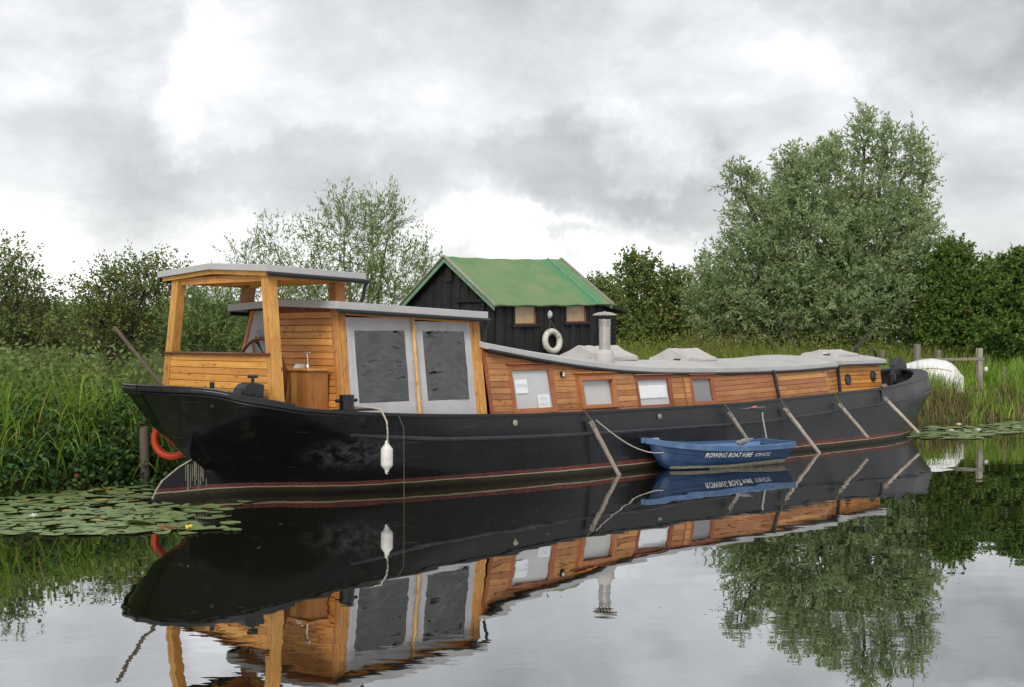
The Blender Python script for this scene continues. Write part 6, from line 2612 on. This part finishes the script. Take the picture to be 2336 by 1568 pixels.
def leaf_cloud(name, centres, spread, per, L, Wd, mat, rng, up=0.4):
    n = len(centres)
    P = centres[:, None, :] + rng.normal(size=(n, per, 3)) * np.array(spread)
    P[..., 2] = np.maximum(P[..., 2], 0.02)
    m = n * per
    D = unit(rng.normal(size=(m, 3)) * np.array([1, 1, 0.5]) + np.array([0, -0.3, up]))
    V, F = leaf_quads(P.reshape(m, 3), D, rng.uniform(0.6, 1.2, m) * L, rng.uniform(0.7, 1.2, m) * Wd, rng)
    tone = np.clip(np.repeat(rng.normal(0.45, 0.2, n), per) + rng.normal(0, 0.15, m), 0, 1)
    return np_mesh(name, V, F, tone, mat)


# bramble hanging over the water on the left
c = on_bank(1700, -14, -5.0, -0.12, 1.3, rng)
c[:, 2] += rng.uniform(0.0, 0.62, 1700)
o = leaf_cloud('bramble', c, (0.12, 0.12, 0.10), 13, 0.10, 0.072, M['bramble'], rng)
stuff(o, 'dark bramble leaves overhanging the water at the left', 'bramble')
c = on_bank(3200, -18, -4.5, 1.0, 9.0, rng)
c[:, 2] += rng.uniform(0.25, 1.0, 3200)
o = leaf_cloud('nettles', c, (0.17, 0.17, 0.16), 14, 0.125, 0.062, M['rough'], rng)
stuff(o, 'leafy weeds among the rough grass at the left', 'weeds')
# behind the barge and in front of the shed
n = 5200
p = on_bank(n, -4.2, 14, 0.2, 3.6, rng)
h = rng.uniform(0.55, 1.15, n)
o = blades('towpath_grass', p, h, rng.uniform(0.010, 0.024, n), rng.uniform(0.0, 0.35, n), rng.uniform(0, 6.28, n), rng.uniform(0.1, 1.3, n), M['sedge'], rng, np.clip(rng.normal(0.5, 0.22, n), 0, 1), segs=5)
stuff(o, 'long grass on the bank between the barge and the shed', 'grass')
# meadow between the cabin roof and the willow
n = 15000
p = on_bank(n, 9, 30, 4.0, 16.0, rng)
h = rng.uniform(0.75, 1.35, n)
o = blades('meadow', p, h, rng.uniform(0.016, 0.034, n), rng.uniform(0.0, 0.35, n), rng.uniform(0, 6.28, n), rng.uniform(0.1, 1.0, n), M['meadow'], rng, np.clip(rng.normal(0.55, 0.22, n), 0, 0.97), segs=4)
stuff(o, 'tall yellow-green meadow growth in front of the big willow', 'meadow')
c = on_bank(1500, 9, 30, 5.0, 15.0, rng)
c[:, 2] += rng.uniform(0.5, 1.25, 1500)
o = leaf_cloud('willowherb', c, (0.13, 0.13, 0.22), 14, 0.12, 0.035, M['meadow'], rng, 0.9)
stuff(o, 'leafy willowherb tops above the meadow behind the cabin roof', 'weeds')
c = on_bank(90, 15.5, 17.5, 6.5, 8.0, rng)
c[:, 2] += rng.uniform(0.85, 1.45, 90)
o = leaf_cloud('dry_seedheads', c, (0.10, 0.10, 0.12), 16, 0.08, 0.02, M['reed_dry'], rng, 0.9)
stuff(o, 'pinkish dry seed heads standing in the meadow', 'seed heads')
# reeds round the landing stage
n = 6800
p, ci = clumped(n, 300, 11.5, 29, -0.1, 3.4, rng, 0.16)
p[:, 2] = np.maximum(p[:, 2], -0.1)
h = rng.uniform(0.5, 1.0, n)
open_ = (p[:, 0] > 10.8) & (p[:, 0] < 14.4) & (p[:, 1] < 41.5)
h = np.where(open_, h * np.where(p[:, 0] < 12.9, 0.85, 0.5), h)
o = blades('reed_bed', p, h, rng.uniform(0.018, 0.036, n), rng.uniform(0.0, 0.28, n), rng.uniform(0, 6.28, n), rng.uniform(0.1, 1.2, n), M['sedge'], rng, np.clip(rng.normal(0.5, 0.24, n), 0, 1), segs=5)
stuff(o, 'green reeds round the landing stage beyond the bow', 'reeds')
n = 2600
p = on_bank(n, 12.0, 27, -0.15, 0.9, rng)
p[:, 2] = np.maximum(p[:, 2], -0.05)
h = rng.uniform(0.4, 0.95, n)
h = np.where((p[:, 0] > 12.6) & (p[:, 0] < 14.3), h * 0.55, h)
o = blades('dead_reeds', p, h, rng.uniform(0.014, 0.028, n), rng.uniform(0.0, 0.6, n), rng.uniform(0, 6.28, n), rng.uniform(0.2, 1.4, n), M['reed_dry'], rng, segs=4)
stuff(o, 'brown dead reeds at the water edge beside the bow', 'reeds')

# ------------------------------------------------------------------ water lilies
def pad_mesh(seed, rim=0.0, fold=0.0):
    r = random.Random(seed)
    n = 15
    notch = 0.32
    ph = r.uniform(0, 6)
    vs = [(0.05, 0, 0.0)]
    for i in range(n + 1):
        a = notch + (2 * math.pi - 2 * notch) * i / n
        rr = 1 + 0.04 * math.sin(3 * a + ph) + 0.03 * math.sin(5 * a + 2 * ph)
        x, y = rr * math.cos(a), rr * math.sin(a) * 0.92
        z = rim * (0.5 + 0.5 * math.sin(2 * a + ph)) + (fold * max(0.0, math.cos(a - 2.2)) ** 1.5 if fold else 0.0)
        vs.append((x, y, z))
    k = len(vs)
    mid = [(0.55 * v[0] + 0.02, 0.55 * v[1], 0.25 * v[2] - 0.01) for v in vs[1:]]
    allv = vs + mid
    fs = []
    for i in range(n):
        fs.append((0, k + i, k + i + 1))
        fs.append((k + i, 1 + i, 2 + i, k + i + 1))
    me = bpy.data.meshes.new('lily_pad')
    me.from_pydata(allv, [], fs)
    me.update()
    me.polygons.foreach_set('use_smooth', [True] * len(me.polygons))
    return me


PADS = {}
for key, mat in (('g', 'pad'), ('y', 'pad_old'), ('r', 'pad_red')):
    PADS[key] = []
    for s in range(4):
        me = pad_mesh(s + 3, 0.05)
        me.materials.append(M[mat])
        PADS[key].append(me)
fold_me = pad_mesh(21, 0.08, 0.55)
fold_me.materials.append(M['pad'])


def add_pad(x, y, r, kind, label, group, me=None, tilt=0.03):
    me = me or random.choice(PADS[kind])
    o = bpy.data.objects.new('lily_pad', me)
    o.location = (x, y, random.uniform(0.006, 0.018))
    tilt = tilt * (3.0 if random.random() < 0.2 else 1.0)
    o.rotation_euler = (random.uniform(-tilt, tilt), random.uniform(-tilt, tilt), random.uniform(0, 6.28))
    o.scale = (r, r * random.uniform(0.85, 1.0), r * random.uniform(0.6, 2.0))
    col.objects.link(o)
    tag(o, label, 'lily pad', group)
    return o


def inside(poly, x, y):
    c = False
    j = len(poly) - 1
    for i in range(len(poly)):
        xi, yi = poly[i]
        xj, yj = poly[j]
        if (yi > y) != (yj > y) and x < (xj - xi) * (y - yi) / (yj - yi) + xi:
            c = not c
        j = i
    return c


def wz(x, y):
    """water point seen at frame (x, y)"""
    Y = EYE * 3000.0 / (y - 770)
    return (x - 1168) * Y / 3000.0, Y


def scatter(poly_px, n, dmin, tries=6000, seed=1):
    r = random.Random(seed)
    poly = [wz(*p) for p in poly_px]
    xs, ys = [p[0] for p in poly], [p[1] for p in poly]
    out = []
    for _ in range(tries):
        x, y = r.uniform(min(xs), max(xs)), r.uniform(min(ys), max(ys))
        if inside(poly, x, y) and all((x - a) ** 2 + (y - b) ** 2 > dmin ** 2 for a, b in out):
            out.append((x, y))
            if len(out) >= n:
                break
    return out


lab_l = 'green lily pad floating in the patch between the left bank and the rudder'
grp_l = 'lily pads left of the rudder'
left = scatter([(-30, 1140), (130, 1128), (250, 1112), (330, 1108), (335, 1138), (345, 1150), (470, 1160), (420, 1178), (430, 1195), (480, 1205), (400, 1216), (250, 1222), (-30, 1222)], 188, 0.165, 9000, 3)
for x, y in left:
    q = random.random()
    if q < 0.05:
        add_pad(x, y, random.uniform(0.08, 0.13), 'y', 'yellowing lily pad among the green ones left of the rudder', 'yellowing lily pads')
    else:
        add_pad(x, y, random.uniform(0.12, 0.19), 'g', lab_l, grp_l)
strays = [((478, 1158), 0.15), ((510, 1165), 0.14), ((535, 1152), 0.13), ((505, 1181), 0.14), ((470, 1184), 0.15), ((525, 1194), 0.14), ((495, 1207), 0.16), ((530, 1211), 0.14), ((455, 1210), 0.15), ((560, 1146), 0.12), ((430, 1219), 0.13), ((488, 1170), 0.12)]
for (p, r) in strays:
    x, y = wz(*p)
    add_pad(x, y, r, 'g', 'outlying green lily pad on the dark water under the barge stern', 'outlying lily pads under the stern')
x, y = wz(322, 1198)
o = add_pad(x, y, 0.19, 'g', 'large folded lily pad standing up at the front of the left patch', None, fold_me, 0.02)
o.rotation_euler = (0, 0, 2.2)
x, y = wz(385, 1207)
o = add_pad(x, y, 0.12, 'r', 'red withered lily pad at the front edge near the stern', None)
x, y = wz(270, 1205)
o = add_pad(x, y, 0.10, 'y', 'yellow-brown curled lily pad at the front of the left patch', None)
lab_r = 'green lily pad floating in the patch beyond the bow'
grp_r = 'lily pads beyond the bow'
right = scatter([(2095, 985), (2130, 975), (2220, 972), (2350, 962), (2350, 985), (2230, 997), (2270, 1004), (2120, 1002), (2085, 999)], 82, 0.27, 9000, 4)
for x, y in right:
    add_pad(x, y, random.uniform(0.17, 0.26), 'g', lab_r, grp_r)


def lily_flower(px, lab, s=1.0):
    x, y = wz(*px)
    root = empty('water_lily', (x, y, 0.02))
    tag(root, lab, 'flower', 'white water lilies')
    for ring, n, tilt, L in ((0, 8, 0.55, 0.085), (1, 7, 0.95, 0.075), (2, 5, 1.2, 0.06)):
        for k in range(n):
            a = 2 * math.pi * k / n + ring * 0.4
            d = Vector((math.cos(a) * math.cos(tilt), math.sin(a) * math.cos(tilt), math.sin(tilt)))
            sv = Vector((-math.sin(a), math.cos(a), 0))
            L2 = L * s
            mb = MB()
            mb.add([Vector((0, 0, 0)), d * L2 * 0.5 + sv * 0.018 * s, d * L2, d * L2 * 0.5 - sv * 0.018 * s], [(0, 1, 2, 3)])
            mb.build('petal', M['petal'], root)
    mb = MB()
    mb.lathe([(0.0, 0.0), (0.018 * s, 0.01), (0.016 * s, 0.035 * s), (0.0, 0.04 * s)], n=10)
    mb.build('stamens', M['yolk'], root, smooth=True)


lily_flower((76, 1186), 'white water lily flower open among the pads at the left', 1.0)
lily_flower((2171, 988), 'white water lily flower right of the bow, nearest to the hull', 1.35)
lily_flower((2188, 974), 'white water lily flower right of the bow, closest to the reeds', 1.35)
lily_flower((2232, 987), 'white water lily flower right of the bow, farthest from the hull', 1.35)
for i, px in enumerate(((427, 1211), (433, 1210))):
    x, y = wz(*px)
    mb = MB()
    mb.lathe([(0.006, -0.05), (0.006, 0.02), (0.022, 0.03), (0.026, 0.05), (0.015, 0.065), (0.0, 0.068)], n=10)
    o = mb.build('lily_bud', M['yolk'], smooth=True)
    o.location = (x, y + i * 0.03, 0)
    tag(o, 'small yellow water lily bud by the stern pads', 'bud', 'yellow lily buds')

# fallen leaves and bits drifting on the open water
BITS = [(262, 1292, 'y'), (640, 1196, 'y'), (975, 1247, 'g'), (428, 1293, 'y'), (1248, 1220, 'y'), (1720, 1335, 'g'), (1610, 1400, 'y'), (2010, 1392, 'y'), (1505, 1385, 'g'), (690, 1430, 'y'), (1100, 1480, 'g'), (1880, 1470, 'y'), (590, 1250, 'g'), (2190, 1330, 'y')]
bit_me = {}
for key, mat in (('g', 'pad'), ('y', 'pad_old')):
    me = bpy.data.meshes.new('floating_leaf')
    me.from_pydata([(-1, 0, 0.1), (-0.3, 0.28, 0), (0.5, 0.22, 0.04), (1.05, 0, 0.12), (0.5, -0.22, 0), (-0.3, -0.28, 0.05), (0.1, 0, -0.03)], [], [(0, 1, 6), (1, 2, 6), (2, 3, 6), (3, 4, 6), (4, 5, 6), (5, 0, 6)])
    me.update()
    me.materials.append(M[mat])
    bit_me[key] = me
for x, y, key in BITS:
    o = bpy.data.objects.new('floating_leaf', bit_me[key])
    X, Y = wz(x, y)
    o.location = (X, Y, 0.006)
    k = random.uniform(0.018, 0.034)
    o.scale = (k, k, k)
    o.rotation_euler = (0, 0, random.uniform(0, 6.28))
    col.objects.link(o)
    tag(o, 'small fallen leaf drifting on the open water', 'leaf', 'leaves drifting on the water')
